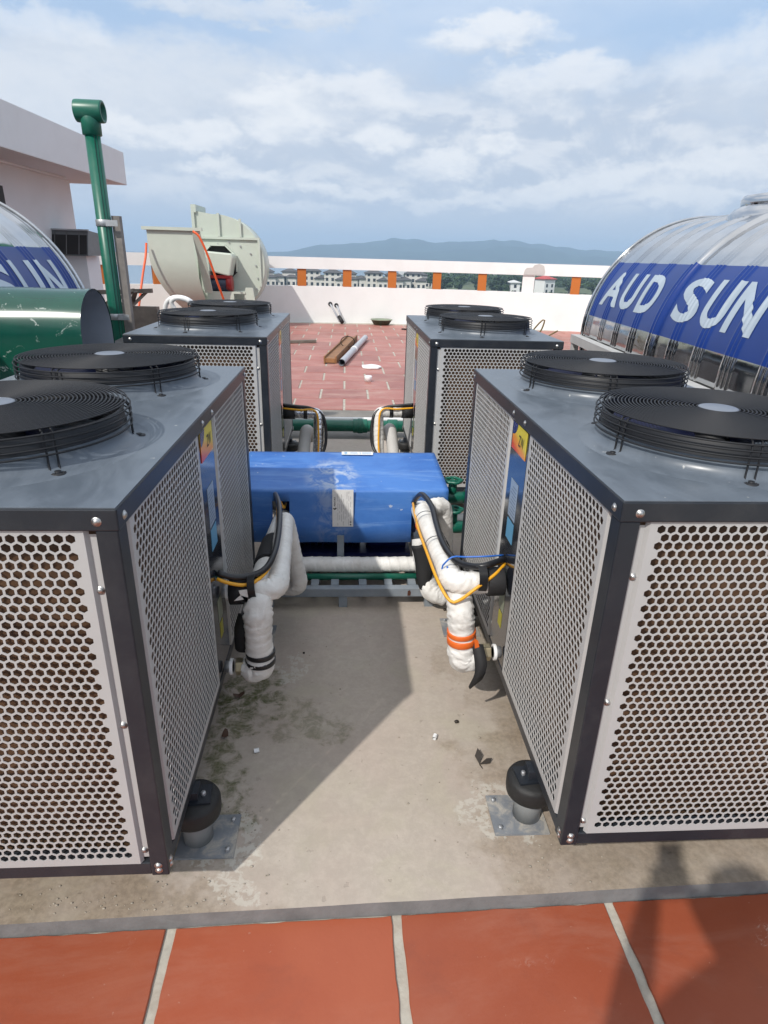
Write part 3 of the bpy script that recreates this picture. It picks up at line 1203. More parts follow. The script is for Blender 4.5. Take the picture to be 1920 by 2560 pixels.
def fan_parts():
    """shared meshes of one top fan, origin on the cabinet top at the fan axis"""
    b = MB()
    b.lathe([(0.374, -0.004), (0.362, 0.001), (0.338, 0.005), (0.322, 0.012), (0.314, 0.026), (0.311, 0.046)], 72)
    fan_meshes['collar'] = b.mesh('fan_collar', M_top)
    b = MB()
    b.lathe([(0.3135, 0.020), (0.310, 0.030), (0.307, 0.082), (0.304, 0.086), (0.301, 0.082), (0.300, -0.05)], 72)
    fan_meshes['shroud'] = b.mesh('fan_shroud', M_shroud)
    b = MB()
    nr = 27
    for k in range(nr):
        r = 0.055 + (0.318 - 0.055) * k / (nr - 1)
        z = 0.104 - 0.0035 * (k / (nr - 1)) ** 2
        b.tube([(r * math.cos(2 * PI * t / 72), r * math.sin(2 * PI * t / 72), z) for t in range(72)], 0.0022, 6, closed=True)
    for z in (0.088, 0.073, 0.058, 0.043):
        b.tube([(0.325 * math.cos(2 * PI * t / 72), 0.325 * math.sin(2 * PI * t / 72), z) for t in range(72)], 0.0023, 6, closed=True)
    fan_meshes['guard'] = b.mesh('fan_guard', M_guard)
    b = MB()
    b.lathe([(0.0005, 0.1075), (0.048, 0.1070), (0.0525, 0.1050), (0.0525, 0.101), (0.0005, 0.101)], 48)
    fan_meshes['hub'] = b.mesh('hub_disc', M_hub)
    b = MB()
    pth = [(0.06, 0, 0.0995), (0.20, 0, 0.0985), (0.312, 0, 0.096), (0.322, 0, 0.085), (0.322, 0, 0.012), (0.326, 0, 0.004), (0.345, 0, 0.0035)]
    for s in (-0.011, 0.011):
        b.tube(fillet([(x, s, z) for x, _, z in pth], 0.008, 0.012, 4), 0.0026, 6)
    b.cyl((0.337, 0, 0.0005), (0.337, 0, 0.009), 0.0075, 8)
    b.lathe([(0.0005, 0.0055), (0.017, 0.0050), (0.0185, 0.0005)], 14, Matrix.Translation((0.337, 0, 0)))
    fan_meshes['bracket'] = b.mesh('guard_bracket', M_guard)
    b = MB()
    b.lathe([(0.001, 0.07), (0.06, 0.068), (0.075, 0.055), (0.075, -0.04)], 24)
    fan_meshes['motor'] = b.mesh('fan_motor', M_shroud)
    b = MB()
    for k in range(5):
        a0 = 2 * PI * k / 5
        nn = 6
        base = len(b.v)
        for i in range(nn + 1):
            r = 0.07 + (0.288 - 0.07) * i / nn
            da = 0.42 + 0.10 * i / nn
            sw = 0.15 * i / nn
            b.v.append((r * math.cos(a0 + sw), r * math.sin(a0 + sw), 0.062))
            b.v.append((r * math.cos(a0 + sw + da / 2), r * math.sin(a0 + sw + da / 2), 0.040))
            b.v.append((r * math.cos(a0 + sw + da), r * math.sin(a0 + sw + da), 0.010))
        for i in range(nn):
            for q in (0, 1):
                c = base + 3 * i + q
                b.face((c, c + 3, c + 4, c + 1), True)
    fan_meshes['blades'] = b.mesh('fan_blades', M_blade)


fan_parts()
b = MB()
b.lathe([(0.0005, 0.0050), (0.0045, 0.0044), (0.0068, 0.0022), (0.0072, 0.0006), (0.0095, 0.0005), (0.0098, 0.0)], 12)
screw_me = b.mesh('screw', M_screw)

# anti-vibration mount meshes (origin on the floor)
b = MB()
b.box(-0.085, 0.085, -0.075, 0.075, 0.0, 0.006)
mount_plate = b.mesh('base_plate', mat('cemented_plate', (0.19, 0.205, 0.225), 0.65, metal=0.15, var=0.2, dust=0.95, dscale=19, dcol=(0.46, 0.42, 0.355)))
b = MB()
b.cyl((0, 0, 0.006), (0, 0, 0.11), 0.043, 28)
mount_pipe = b.mesh('mount_pipe', mat('grey_pipe_stub', (0.21, 0.22, 0.22), 0.55, var=0.1))
b = MB()
b.lathe([(0.0005, 0.100), (0.066, 0.100), (0.073, 0.106), (0.075, 0.120), (0.075, 0.150), (0.070, 0.160), (0.058, 0.165), (0.0005, 0.166)], 40)
mount_pad = b.mesh('rubber_pad', M_rubber)
b = MB()
b.box(-0.05, 0.05, -0.035, 0.035, 0.1655, 0.1715)
mount_top = b.mesh('pad_plate', M_frame)
b = MB()
b.lathe([(0.0005, 0.011), (0.006, 0.011), (0.0075, 0.009), (0.0075, 0.0), ], 6)
bolt_me = b.mesh('bolt', M_zinc)


def disp3(fn):
    return fn


def build_unit(side, name, label):
    """side +1: inner face at x=0, body towards +x; side -1: body towards -x. Local origin: inner front corner, z of the floor"""
    s = side
    X = lambda x: s * x
    root = thing(name, label, 'heat pump', group='grey heat pump cabinets on the plinth')
    z0 = 0.2

    def bx(mb, xa, xb, ya, yb, za, zb):
        mb.box(X(xa), X(xb), ya, yb, z0 + za, z0 + zb)

    # frame: four corner posts, bottom rails
    for (xa, xb) in ((0, 0.043), (W - 0.043, W)):
        for (ya, yb) in ((0, 0.05), (L - 0.05, L)):
            mb = MB()
            bx(mb, xa, xb, ya, yb, 0.0, H - 0.0485)
            part('corner_post', mb, M_frame, root, bevel=0.003)
    for q in ((0.0435, W - 0.0435, 0.004, 0.05), (0.0435, W - 0.0435, L - 0.05, L - 0.004), (0.004, 0.05, 0.0505, L - 0.0505),
              (W - 0.05, W - 0.004, 0.0505, L - 0.0505)):
        mb = MB()
        bx(mb, q[0], q[1], q[2], q[3], 0.0, 0.0385)
        part('bottom_rail', mb, M_frame, root, bevel=0.002)
    mb = MB()
    bx(mb, 0.06, W - 0.06, 0.06, L - 0.06, 0.004, 0.012)
    part('base_tray', mb, M_zinc, root)
    # top cover: dusty lid and dark skirt
    mb = MB()
    bx(mb, -0.004, W + 0.004, -0.004, L + 0.004, H - 0.048, H - 0.0025)
    part('top_skirt', mb, M_frame, root, bevel=0.003)
    mb = MB()
    nx, ny = 1, 1
    zt = z0 + H
    mb.box(X(-0.0015), X(W + 0.0015), -0.0015, L + 0.0015, zt - 0.002, zt)
    part('top_cover', mb, M_top, root)
    # core behind the panels
    mb = MB()
    bx(mb, 0.075, W - 0.075, 0.075, L - 0.075, 0.045, H - 0.052)
    part('inner_casing', mb, M_inner, root)
    mb = MB()

    def coil(p0, p1, nrm):
        p0, p1, nv = Vector(p0), Vector(p1), Vector(nrm)
        n = 36
        base = len(mb.v)
        for k in range(n * 2 + 1):
            z = z0 + 0.014 + (H - 0.066) * k / (n * 2)
            d = 0.007 if k % 2 else 0.0
            mb.v.append(tuple(p0 + nv * d + Vector((0, 0, z))))
            mb.v.append(tuple(p1 + nv * d + Vector((0, 0, z))))
        for k in range(n * 2):
            a = base + 2 * k
            mb.face((a, a + 1, a + 3, a + 2), True)

    coil((X(0.0475), 0.0605, 0), (X(W - 0.06), 0.0605, 0), (0, -1, 0))
    coil((X(0.0605), 0.07, 0), (X(0.0605), S1[1], 0), (-s, 0, 0))
    coil((X(0.0605), S2[0], 0), (X(0.0605), L - 0.06, 0), (-s, 0, 0))
    coil((X(W - 0.0605), 0.07, 0), (X(W - 0.0605), L - 0.06, 0), (s, 0, 0))
    coil((X(0.06), L - 0.0605, 0), (X(W - 0.06), L - 0.0605, 0), (0, 1, 0))
    part('coil', mb, M_coil, root)
    # perforated panels: front, back, inner pair, outer pair
    key = 'front%d' % s
    me_f = framed_panel('front_panel', lambda u, v, d: (X(PF0 + u), 0.002 - d, z0 + PZ0 + v), PF1 - PF0, PZ1 - PZ0, 0.0225, M_panel)
    part_link('front_panel', me_f, root)
    me_b = framed_panel('back_panel', lambda u, v, d: (X(PF0 + u), L - 0.002 + d, z0 + PZ0 + v), PF1 - PF0, PZ1 - PZ0, 0.0225, M_panel)
    part_link('back_panel', me_b, root)
    for (ya, yb) in (S1, S2):
        me_s = framed_panel('side_panel', lambda u, v, d: (X(0.002 - d), ya + u, z0 + PZ0 + v), yb - ya, PZ1 - PZ0, 0.011, M_panel, 0.009)
        part_link('side_panel', me_s, root)
        me_s = framed_panel('side_panel', lambda u, v, d: (X(W - 0.002 + d), ya + u, z0 + PZ0 + v), yb - ya, PZ1 - PZ0, 0.011, M_panel, 0.009)
        part_link('side_panel', me_s, root)
    # centre pillar on the inner side
    mb = MB()
    bx(mb, 0.006, 0.06, S1[1] + 0.016, S2[0] - 0.016, 0.039, H - 0.0485)
    part('centre_panel', mb, M_pillar, root, bevel=0.002)
    mb = MB()
    bx(mb, W - 0.06, W - 0.006, S1[1] + 0.016, S2[0] - 0.016, 0.039, H - 0.0485)
    part('centre_panel', mb, M_pillar, root, bevel=0.002)

    # screws
    def screw(pos, nrm):
        o = link('screw', screw_me, root)
        o.rotation_euler = Vector(nrm).to_track_quat('Z', 'Y').to_euler()
        o.location = pos

    for xx in (0.036, W - 0.036):
        screw((X(xx), -0.0042, z0 + H - 0.028), (0, -1, 0))
        for dz in (0.018, 0.034):
            screw((X(xx - 0.012 if xx < 0.1 else xx + 0.012), -0.0005, z0 + dz), (0, -1, 0))
        for zz in (0.80, 0.46, 0.075):
            screw((X(0.0565 if xx < 0.1 else W - 0.0565), 0.0115, z0 + zz), (0, -1, 0))
    for yy in (0.032, S1[1] + 0.05, S2[0] - 0.05, L - 0.032):
        screw((X(-0.0042), yy, z0 + H - 0.028), (-s, 0, 0))
    for yy in (0.020, L - 0.02):
        for dz in (0.018, 0.034):
            screw((X(-0.0003), yy, z0 + dz), (-s, 0, 0))
    # fans
    for yy in (L / 2 - 0.397, L / 2 + 0.397):
        f = part_link('fan', fan_meshes['shroud'], root)
        f.location = (X(W / 2), yy, zt)
        f.scale = (0.935, 0.935, 1.0)
        c = part_link('fan_collar', fan_meshes['collar'], f)
        g = part_link('fan_guard', fan_meshes['guard'], f)
        part_link('hub_disc', fan_meshes['hub'], f)
        part_link('fan_motor', fan_meshes['motor'], f)
        bl = part_link('fan_blades', fan_meshes['blades'], f)
        bl.rotation_euler = (0, 0, 0.4 + yy)
        for q in range(6):
            br = part_link('guard_bracket', fan_meshes['bracket'], f)
            br.rotation_euler = (0, 0, R(-104 + 60 * q))
    # stickers on the inner pillar: logo badge, two data labels, warning labels
    yc = (S1[1] + S2[0]) / 2
    face = X(0.0055)
    out = -s

    def sticker(nm, ya, yb, za, zb, mm, lab=None, t=0.0008):
        b2 = MB()
        b2.box(face, face + out * t, ya, yb, z0 + za, z0 + zb)
        return part(nm, b2, mm, root, label=lab)

    ya, yb = yc - 0.085, yc + 0.085
    za, zb = H - 0.150, H - 0.056
    bdg = MB()
    bdg.box(face, face + out * 0.0022, ya, yb, z0 + za, z0 + zb)
    badge = part('logo_badge', bdg, badge_mat(s, ya, yb, z0 + za, z0 + zb), root, bevel=0.004)
    ux = Vector((0, -s, 0)) if s > 0 else Vector((0, 1, 0))
    mt = axes(ux, (0, 0, 1), (out, 0, 0), (face + out * 0.0028, yc + ux.y * 0.028, z0 + za + 0.046))
    text_part('logo_text', 'ZW', 0.038, M_ink, badge, mt, 0.012, 0.062)
    bq = MB()
    cxp, czp = yc - ux.y * 0.085, z0 + zb
    pts = [(0, 0)] + [(0.058 * math.cos(t), -0.044 * math.sin(t)) for t in [PI / 2 * k / 8 for k in range(9)]]
    bq.prism(pts, axes(ux, (0, 0, 1), (out, 0, 0), (face + out * 0.0023, cxp, czp)), 0.0006)
    part('logo_swoosh', bq, mat('badge_blue', (0.012, 0.03, 0.16), 0.25), badge)
    sticker('data_label', yc - 0.045, yc + 0.045, 0.600, 0.735, mat('pale_blue_label', (0.26, 0.33, 0.42), 0.35), 'pale blue data label')
    sticker('data_label', yc - 0.042, yc + 0.042, 0.515, 0.590, mat('mid_blue_label', (0.10, 0.30, 0.48), 0.35), 'brighter blue data label')
    sticker('warning_label', yc - 0.035, yc + 0.03, 0.235, 0.320, mat('grey_green_label', (0.26, 0.28, 0.20), 0.5))
    sticker('warning_label', yc - 0.025, yc + 0.02, 0.165, 0.225, mat('yellow_label', (0.42, 0.38, 0.04), 0.5), 'yellow warning label')
    b2 = MB()
    for k in range(9):
        zz = z0 + 0.612 + 0.0125 * k
        b2.box(face + out * 0.001, face + out * 0.0013, yc - 0.036, yc + 0.036 - 0.02 * ((k * 7) % 3) / 2, zz, zz + 0.003)
    part('label_print', b2, mat('label_grey_ink', (0.12, 0.16, 0.24), 0.5), root)
    # mounts
    for (xx, yy) in ((0.005, 0.275), (W - 0.02, 0.275), (0.005, L - 0.25), (W - 0.02, L - 0.25)):
        mnt = part_link('mount', mount_pad, root)
        mnt.location = (X(xx), yy, 0.0)
        a = part_link('mount_pipe', mount_pipe, mnt)
        a = part_link('base_plate', mount_plate, mnt)
        a.location = (X(-0.03), 0, 0.0005)
        a = part_link('pad_plate', mount_top, mnt)
        a.rotation_euler = (0, 0, 0.1)
        a = part_link('bolt', bolt_me, mnt)
        a.location = (X(-0.028), 0.0, 0.1715)
        for bxp, byp in ((-0.095, -0.052), (-0.095, 0.052)):
            a = part_link('bolt', bolt_me, mnt)
            a.location = (X(bxp), byp, 0.0062)
    for yy in (0.275, L - 0.25):
        mb = MB()
        mb.box(X(-0.012), X(W + 0.012), yy - 0.024, yy + 0.024, 0.172, 0.1995)
        part('support_channel', mb, M_frame, root)
    return root


def part_link(name, me, parent):
    o = bpy.data.objects.new(name, me)
    COL.objects.link(o)
    o.parent = parent
    return o


def badge_mat(s, ya, yb, za, zb):
    k = 'badge%d' % s
    if k in MATS:
        return MATS[k]
    m = bpy.data.materials.new('printed_badge')
    m.use_nodes = True
    T = NT(m.node_tree)
    bs = T.n['Principled BSDF']
    o = T.xyz(T.obj())
    v = T.ramp(o[2], za, zb, 0.0, 1.0, False)
    u = T.ramp(o[1], ya, yb, 1.0 if s > 0 else 0.0, 0.0 if s > 0 else 1.0, False)
    t = T.math('ADD', T.math('MULTIPLY', v, 0.65), T.math('MULTIPLY', u, 0.35))
    c = T.mix(T.ramp(t, 0.10, 0.34), (0.60, 0.045, 0.025), (0.74, 0.26, 0.03))
    c = T.mix(T.ramp(t, 0.34, 0.60), c, (0.66, 0.54, 0.05))
    T.put(bs.inputs['Base Color'], c)
    bs.inputs['Roughness'].default_value = 0.3
    MATS[k] = m
    return m


uR = build_unit(1, 'heat_pump', 'front right grey heat pump whose wrapped outlet pipe carries orange tape')
uR.location = (0.538, 1.1514, 0)
uL = build_unit(-1, 'heat_pump', 'front left grey heat pump beside the green sheet metal hood')
uL.location = (-0.4656, 1.1036, 0)
uLF = copy_tree(uL)
uLF.location = (-0.4935, 3.7352, 0)
uLF['label'] = 'rear left grey heat pump in front of the pale green blower'
uRF = copy_tree(uR)
uRF.location = (0.4762, 3.8036, 0)
uRF['label'] = 'rear right grey heat pump just beyond the blue pump cover'


# ------------------------------------------------------------------ insulated pipes
def wrap_radius(r, pitch=0.036, amp=0.055, lump=0.05, seed=0.0, bulge=()):
    def f(i, l, a):
        ph = (l / pitch + a / (2 * PI)) % 1.0
        q = amp * (ph - 0.5) if ph < 0.9 else amp * (4.5 - 5 * ph)
        k = 0.0
        fold = 0.0
        for (l0, w, h) in bulge:
            g = math.exp(-((l - l0) / w) ** 2)
            k += h * g
            fold = max(fold, g)
        ca, sa = math.cos(a), math.sin(a)
        n1 = noise.noise(Vector((l * 14 + seed, ca * 0.9, sa * 0.9 + seed)))
        n2 = noise.noise(Vector((l * 75 + ca * 1.5 + seed, ca * 0.8 - seed, sa * 0.8)))
        n3 = abs(noise.noise(Vector((l * 55 + sa * 2.5, ca * 1.3 + seed, sa * 1.3))))
        return r * (1 + q + k + lump * n1 + 0.022 * n2 - fold * 0.14 * max(0.0, 0.35 - n3) / 0.35 * 1.0)
    return f


def wrapped(path, r, rad, seed=0.0, n=40, step=0.0035, **kw):
    mb = MB()
    mb.tube(fillet(path, rad, step), wrap_radius(r, seed=seed, **kw), n)
    return mb


def union(parent, x, y, z, d):
    """brass union on the cabinet side: spud, white washer, hex nut, green stub; d = direction of travel along x"""
    mb = MB()
    mb.cyl((x, y, z), (x + d * 0.030, y, z), 0.021, 20)
    part('spud', mb, M_zinc, parent)
    mb = MB()
    mb.cyl((x + d * 0.018, y, z), (x + d * 0.030, y, z), 0.030, 24)
    part('white_washer', mb, M_whiteplastic, parent, bevel=0.002)
    mb = MB()
    mb.cyl((x + d * 0.040, y, z), (x + d * 0.074, y, z), 0.032, 6, smooth=False)
    part('hex_nut', mb, M_brass, parent, bevel=0.003)
    mb = MB()
    mb.cyl((x + d * 0.070, y, z), (x + d * 0.098, y, z), 0.026, 20)
    part('green_stub', mb, M_green, parent)


def band(parent, a, b, r, m, name='tape_band', lab=None):
    mb = MB()
    a, b = Vector(a), Vector(b)
    d = b - a
    mm = d.to_track_quat('Z', 'Y').to_matrix().to_4x4()
    mm.translation = a
    h = d.length
    mb.lathe([(r - 0.006, 0.0), (r - 0.0008, 0.0003), (r, 0.0015), (r, h - 0.0015), (r - 0.0008, h - 0.0003), (r - 0.006, h)], 30, mm)
    return part(name, mb, m, parent, label=lab)


def strap_loop(parent, c, axis, rx, rz, w, m, name='strap'):
    """flat strap looped round a pipe; axis = direction of the pipe"""
    mb = MB()
    ax = Vector(axis).normalized()
    e1 = ax.orthogonal().normalized()
    e2 = ax.cross(e1)
    n = 28
    for k in range(n):
        t = 2 * PI * k / n
        p = Vector(c) + e1 * math.cos(t) * rx + e2 * math.sin(t) * rz
        mb.v.append(tuple(p - ax * w / 2))
        mb.v.append(tuple(p + ax * w / 2))
    for k in range(n):
        k2 = (k + 1) % n
        mb.face((2 * k, 2 * k + 1, 2 * k2 + 1, 2 * k2), True)
    return part(name, mb, m, parent)


# left cabinet, lower connection
PL = thing('insulated_pipe', 'white wrapped inlet pipe with two black tape bands at foot of left cabinet', 'pipe',
           group='white wrapped pipes')
lx, rx_ = -0.4656, 0.538
union(PL, lx + 0.0, 1.885, 0.247, 1)
part('wrap', wrapped([(-0.404, 1.885, 0.246), (-0.340, 1.882, 0.238), (-0.336, 1.882, 0.515), (-0.335, 2.30, 0.50), (-0.352, 2.75, 0.400), (-0.357, 2.98, 0.365)],
                     0.047, [0.05, 0.075, 0.1, 0.1], 1.3, bulge=((0.0, 0.022, -0.30), (0.075, 0.055, 0.17), (0.28, 0.05, 0.12))), M_wrap, PL)
mb = MB()
mb.tube(fillet([(-0.400, 1.93, 0.30), (-0.400, 1.925, 0.375), (-0.385, 1.95, 0.42)], 0.03), 0.034, 16)
part('black_sleeve', mb, M_foam, PL)
band(PL, (-0.336, 1.882, 0.300), (-0.336, 1.882, 0.318), 0.0530, M_tape)
band(PL, (-0.337, 1.882, 0.268), (-0.337, 1.882, 0.286), 0.0545, M_tape)
mb = MB()
mb.tube(fillet([(-0.336, 2.16, 0.508), (-0.341, 2.44, 0.472)], 0.02), 0.0535, 18)
part('black_sleeve', mb, M_foam, PL)
# left cabinet, upper connection
PU = thing('insulated_pipe', 'white wrapped outlet pipe running back from the left cabinet and dropping down', 'pipe',
           group='white wrapped pipes')
mb = MB()
mb.cyl((lx, 1.93, 0.530), (lx + 0.028, 1.93, 0.530), 0.021, 20)
part('spud', mb, M_zinc, PU)
mb = MB()
mb.cyl((lx + 0.016, 1.93, 0.530), (lx + 0.028, 1.93, 0.530), 0.030, 22)
part('white_washer', mb, M_whiteplastic, PU)
mb = MB()
mb.tube([(lx + 0.03, 1.93, 0.530), (-0.365, 1.93, 0.533)], lambda i, l, a: 0.046, 20)
part('black_sleeve', mb, M_foam, PU)
part('wrap', wrapped([(-0.385, 1.93, 0.533), (-0.270, 1.93, 0.538), (-0.295, 2.50, 0.572), (-0.240, 2.54, 0.205), (-0.36, 2.60, 0.175)],
                     0.0380, [0.055, 0.05, 0.05], 4.1, bulge=((0.12, 0.05, 0.12), (1.02, 0.06, 0.13))), M_wrap, PU)
strap_loop(PU, (-0.352, 1.93, 0.545), (1, 0.0, 0.10), 0.049, 0.063, 0.026, M_tape)
mb = MB()
mb.prism([(0, -0.026), (0.010, 0.0), (-0.048, -0.010), (-0.025, 0.012), (-0.030, 0.030), (0, 0.034)],
         axes((1, 0, 0), (0, 0, 1), (0, -1, 0), (-0.366, 1.878, 0.535)), 0.003)
part('torn_wrap', mb, M_wrap, PU)

# right cabinet, lower connection
PRl = thing('insulated_pipe', 'white wrapped inlet pipe with orange tape at foot of right cabinet', 'pipe', group='white wrapped pipes')
union(PRl, rx_, 1.88, 0.300, -1)
part('wrap', wrapped([(0.462, 1.88, 0.298), (0.398, 1.885, 0.258), (0.378, 1.89, 0.500), (0.36, 2.30, 0.495), (0.352, 2.72, 0.450), (0.35, 2.98, 0.44)],
                     0.047, [0.055, 0.07, 0.1, 0.1], 7.7, bulge=((0.0, 0.02, -0.25), (0.075, 0.06, 0.17), (0.25, 0.045, 0.10))), M_wrap, PRl)
band(PRl, (0.388, 1.888, 0.376), (0.3865, 1.888, 0.394), 0.0525, M_otape)
band(PRl, (0.391, 1.888, 0.342), (0.389, 1.888, 0.366), 0.0535, M_otape)
mb = MB()
mb.prism([(0, 0.04), (0.016, 0.03), (0.030, -0.03), (0.008, -0.012)], axes((1, 0, 0), (0, 0, 1), (0, -1, 0), (0.425, 1.845, 0.345)), 0.003)
part('tape_end', mb, M_otape, PRl)
# split black foam collar hanging down
mb = MB()
i = None
nn = 12
for k in range(nn + 1):
    t = k / nn
    a = -0.4 + t * 2.6
    for q in (0, 1):
        xx = 0.432 + 0.040 * q - 0.01 * math.sin(PI * t)
        mb.v.append((xx + 0.012 * math.sin(a * 2), 1.862 - 0.045 * math.sin(a + 0.4) - 0.008 * q, 0.352 - 0.175 * t * (1.0 if q == 0 else 0.72)))
for k in range(nn):
    a = 2 * k
    mb.face((a, a + 1, a + 3, a + 2), True)
o = part('foam_collar', mb, M_foam, PRl)
sl = o.modifiers.new('solid', 'SOLIDIFY')
sl.thickness = 0.010
mb = MB()
mb.tube(fillet([(0.36, 2.35, 0.487), (0.355, 2.62, 0.458)], 0.02), 0.0525, 18)
part('black_sleeve', mb, M_foam, PRl)
band(PRl, (0.353, 2.70, 0.450), (0.353, 2.715, 0.450), 0.0515, M_otape)
# right cabinet, upper connection
PRu = thing('insulated_pipe', 'white wrapped outlet pipe looping beside right end of the blue cover', 'pipe', group='white wrapped pipes')
mb = MB()
mb.tube([(rx_ - 0.006, 1.93, 0.569), (0.470, 1.93, 0.566)], lambda i, l, a: 0.052, 24)
part('black_sleeve', mb, M_foam, PRu, bevel=0.003)
part('wrap', wrapped([(0.478, 1.93, 0.566), (0.350, 1.93, 0.558), (0.322, 2.64, 0.548), (0.430, 2.70, 0.560), (0.455, 2.72, 0.28), (0.43, 2.80, 0.16)],
                     0.0410, [0.055, 0.05, 0.055, 0.05], 9.2, bulge=((0.12, 0.05, 0.13), (0.88, 0.09, 0.10))), M_wrap, PRu)
strap_loop(PRu, (0.448, 1.93, 0.580), (1, 0, 0.05), 0.049, 0.068, 0.030, M_tape)
for yy in (2.22, 2.48):
    strap_loop(PRu, (0.345 - 0.04 * (yy - 1.93), yy, 0.563), (0, 1, 0), 0.048, 0.052, 0.008, M_tape, 'cable_tie')
part('wrap', wrapped([(0.345, 2.86, 0.30), (0.352, 2.80, 0.20), (0.385, 2.66, 0.105), (0.46, 2.66, 0.075)], 0.040, [0.05, 0.06], 6.4, bulge=((0.28, 0.08, 0.2),)), M_wrap, PRu)
mb = MB()
nn = 14
for k in range(nn + 1):
    t = k / nn
    cxx = 0.325 + 0.052 * t + 0.012 * math.sin(5 * t)
    wd = 0.030 + 0.014 * math.sin(PI * t) - 0.020 * t * t
    for q in range(5):
        a = -1.2 + 2.4 * q / 4
        mb.v.append((cxx + wd * math.sin(a) * 1.1, 2.735 - 0.05 * t - 0.030 * math.cos(a), 0.33 - 0.235 * t + 0.02 * q / 4))
for k in range(nn):
    for q in range(4):
        a = 5 * k + q
        mb.face((a, a + 1, a + 6, a + 5), True)
o = part('torn_sleeve', mb, M_foam, PRu)
o.modifiers.new('solid', 'SOLIDIFY').thickness = 0.009

# cross pipes under the blue cover
o = part('insulated_pipe', wrapped([(-0.42, 2.86, 0.157), (0.44, 2.86, 0.157)], 0.0400, 0.01, 3.3, pitch=0.048, amp=0.07), M_wrap)
tag(o, 'straight horizontal white wrapped pipe lying along the grey steel frame', 'pipe', 'white wrapped pipes')
mb = MB()
mb.cyl((-0.46, 2.815, 0.1095), (0.46, 2.815, 0.1095), 0.0175, 18)
o = part('green_pipe', mb, M_green)
tag(o, 'thin green pipe directly below the straight white wrapped pipe', 'pipe')

# steel frame under the pump
fr = thing('steel_skid', 'blue grey welded steel skid under the blue pump cover', 'skid')
mb = MB()
mb.box(-0.44, 0.412, 2.697, 2.737, 0.058, 0.106)
part('front_beam', mb, M_frame2, fr, bevel=0.004)
mb = MB()
mb.box(-0.44, 0.412, 3.42, 3.46, 0.058, 0.106)
part('back_beam', mb, M_frame2, fr, bevel=0.004)
for xx in (-0.42, -0.305, -0.185, -0.085, 0.055, 0.185, 0.305, 0.392):
    mb = MB()
    mb.box(xx - 0.0195, xx + 0.0195, 2.7375, 3.4195, 0.0625, 0.1055)
    part('cross_bar', mb, M_frame2, fr)
for xx in (-0.41, -0.044, 0.388):
    for yy in (2.717, 3.44):
        mb = MB()
        mb.box(xx - 0.021, xx + 0.021, yy - 0.019, yy + 0.019, 0.0, 0.0575)
        part('leg', mb, M_frame2, fr)
mb = MB()
mb.prism([(-0.007, -0.02), (0.008, -0.02), (0.010, -0.002), (0.004, 0.012), (-0.006, 0.006)],
         axes((1, 0, 0), (0, 0, 1), (0, -1, 0), (0.285, 2.6965, 0.085)), 0.0008)
part('rust_spot', mb, M_rust, fr)
mb = MB()
mb.box(-0.075, -0.040, 2.905, 2.945, 0.106, 0.30)
part('upright', mb, M_frame2, fr)

# pump under the cover
pm = thing('pump', 'dark blue pump set half hidden under the blue sheet metal cover', 'pump')
mb = MB()
mb.cyl((-0.38, 3.18, 0.27), (0.05, 3.18, 0.27), 0.13, 32)
part('motor_body', mb, M_dkblue, pm, bevel=0.01)
mb = MB()
for k in range(12):
    mb.cyl((-0.36 + 0.033 * k, 3.18, 0.27), (-0.352 + 0.033 * k, 3.18, 0.27), 0.142, 32)
part('cooling_fins', mb, M_dkblue, pm)
mb = MB()
mb.cyl((0.08, 3.18, 0.27), (0.30, 3.18, 0.27), 0.155, 32)
mb.cyl((0.05, 3.18, 0.27), (0.36, 3.18, 0.27), 0.07, 24)
part('pump_casing', mb, M_dkblue, pm, bevel=0.01)
mb = MB()
mb.box(-0.36, 0.32, 3.02, 3.34, 0.107, 0.145)
part('foot_plate', mb, M_dkblue, pm)

# blue cover
cv = thing('pump_cover', 'blue bent sheet metal pump cover with silver name plate and scuffed top', 'cover')
xl, xr = -0.575, 0.490
yf, zf = 2.925, 0.540
yb_, zb_ = 3.425, 0.588
lipz = 0.262


def cover_mesh():
    b = MB()
    nx = 40

    def wob(x, k):
        return 0.006 * noise.noise(Vector((x * 3.0, k, 2.2)))

    xs = [xl + (xr - xl) * k / nx for k in range(nx + 1)]
    notches = ((-0.400, -0.315, lipz - 1, 0.462), (0.306, xr + 1, lipz - 1, 0.468))
    rows = [(yb_ + 0.012, 0.40), (yb_ + 0.006, zb_ - 0.03), (yb_, zb_), (yb_ - 0.03, zb_ + 0.001), ((yf + yb_) / 2, (zf + zb_) / 2 + 0.004), (yf + 0.02, zf + 0.005),
            (yf + 0.004, zf), (yf, zf - 0.012), (yf - 0.005, 0.484), (yf - 0.012, 0.36), (yf - 0.020, lipz)]
    xs = sorted(xs + [-0.400, -0.315, 0.306])
    for (yy, zz) in rows:
        for x in xs:
            tp = max(0.0, (yy - yf) / (yb_ - yf)) * 0.012
            b.v.append((x - tp * (x - xl) / (xr - xl), yy + wob(x, yy), zz + wob(x, zz) * (1.2 if zz < 0.3 else 0.8)))
    m_ = len(xs)
    for j in range(len(rows) - 1):
        for k in range(m_ - 1):
            xm = (xs[k] + xs[k + 1]) / 2
            if j >= 8 and (-0.400 < xm < -0.315 or xm > 0.306):
                continue
            b.face((j * m_ + k, j * m_ + k + 1, (j + 1) * m_ + k + 1, (j + 1) * m_ + k), j not in (0,))
    # end plates
    for k, x in ((0, xl), (m_ - 1, xr)):
        ids = [j * m_ + k for j in range(0, 9)]
        c0 = b.pts([(x, yf - 0.006, 0.40), (x, yb_, 0.30)])
        b.face(ids + [c0, c0 + 1][:1])
    return b


o = part('cover_sheet', cover_mesh(), M_bluecover, cv)
o.modifiers.new('solid', 'SOLIDIFY').thickness = 0.003
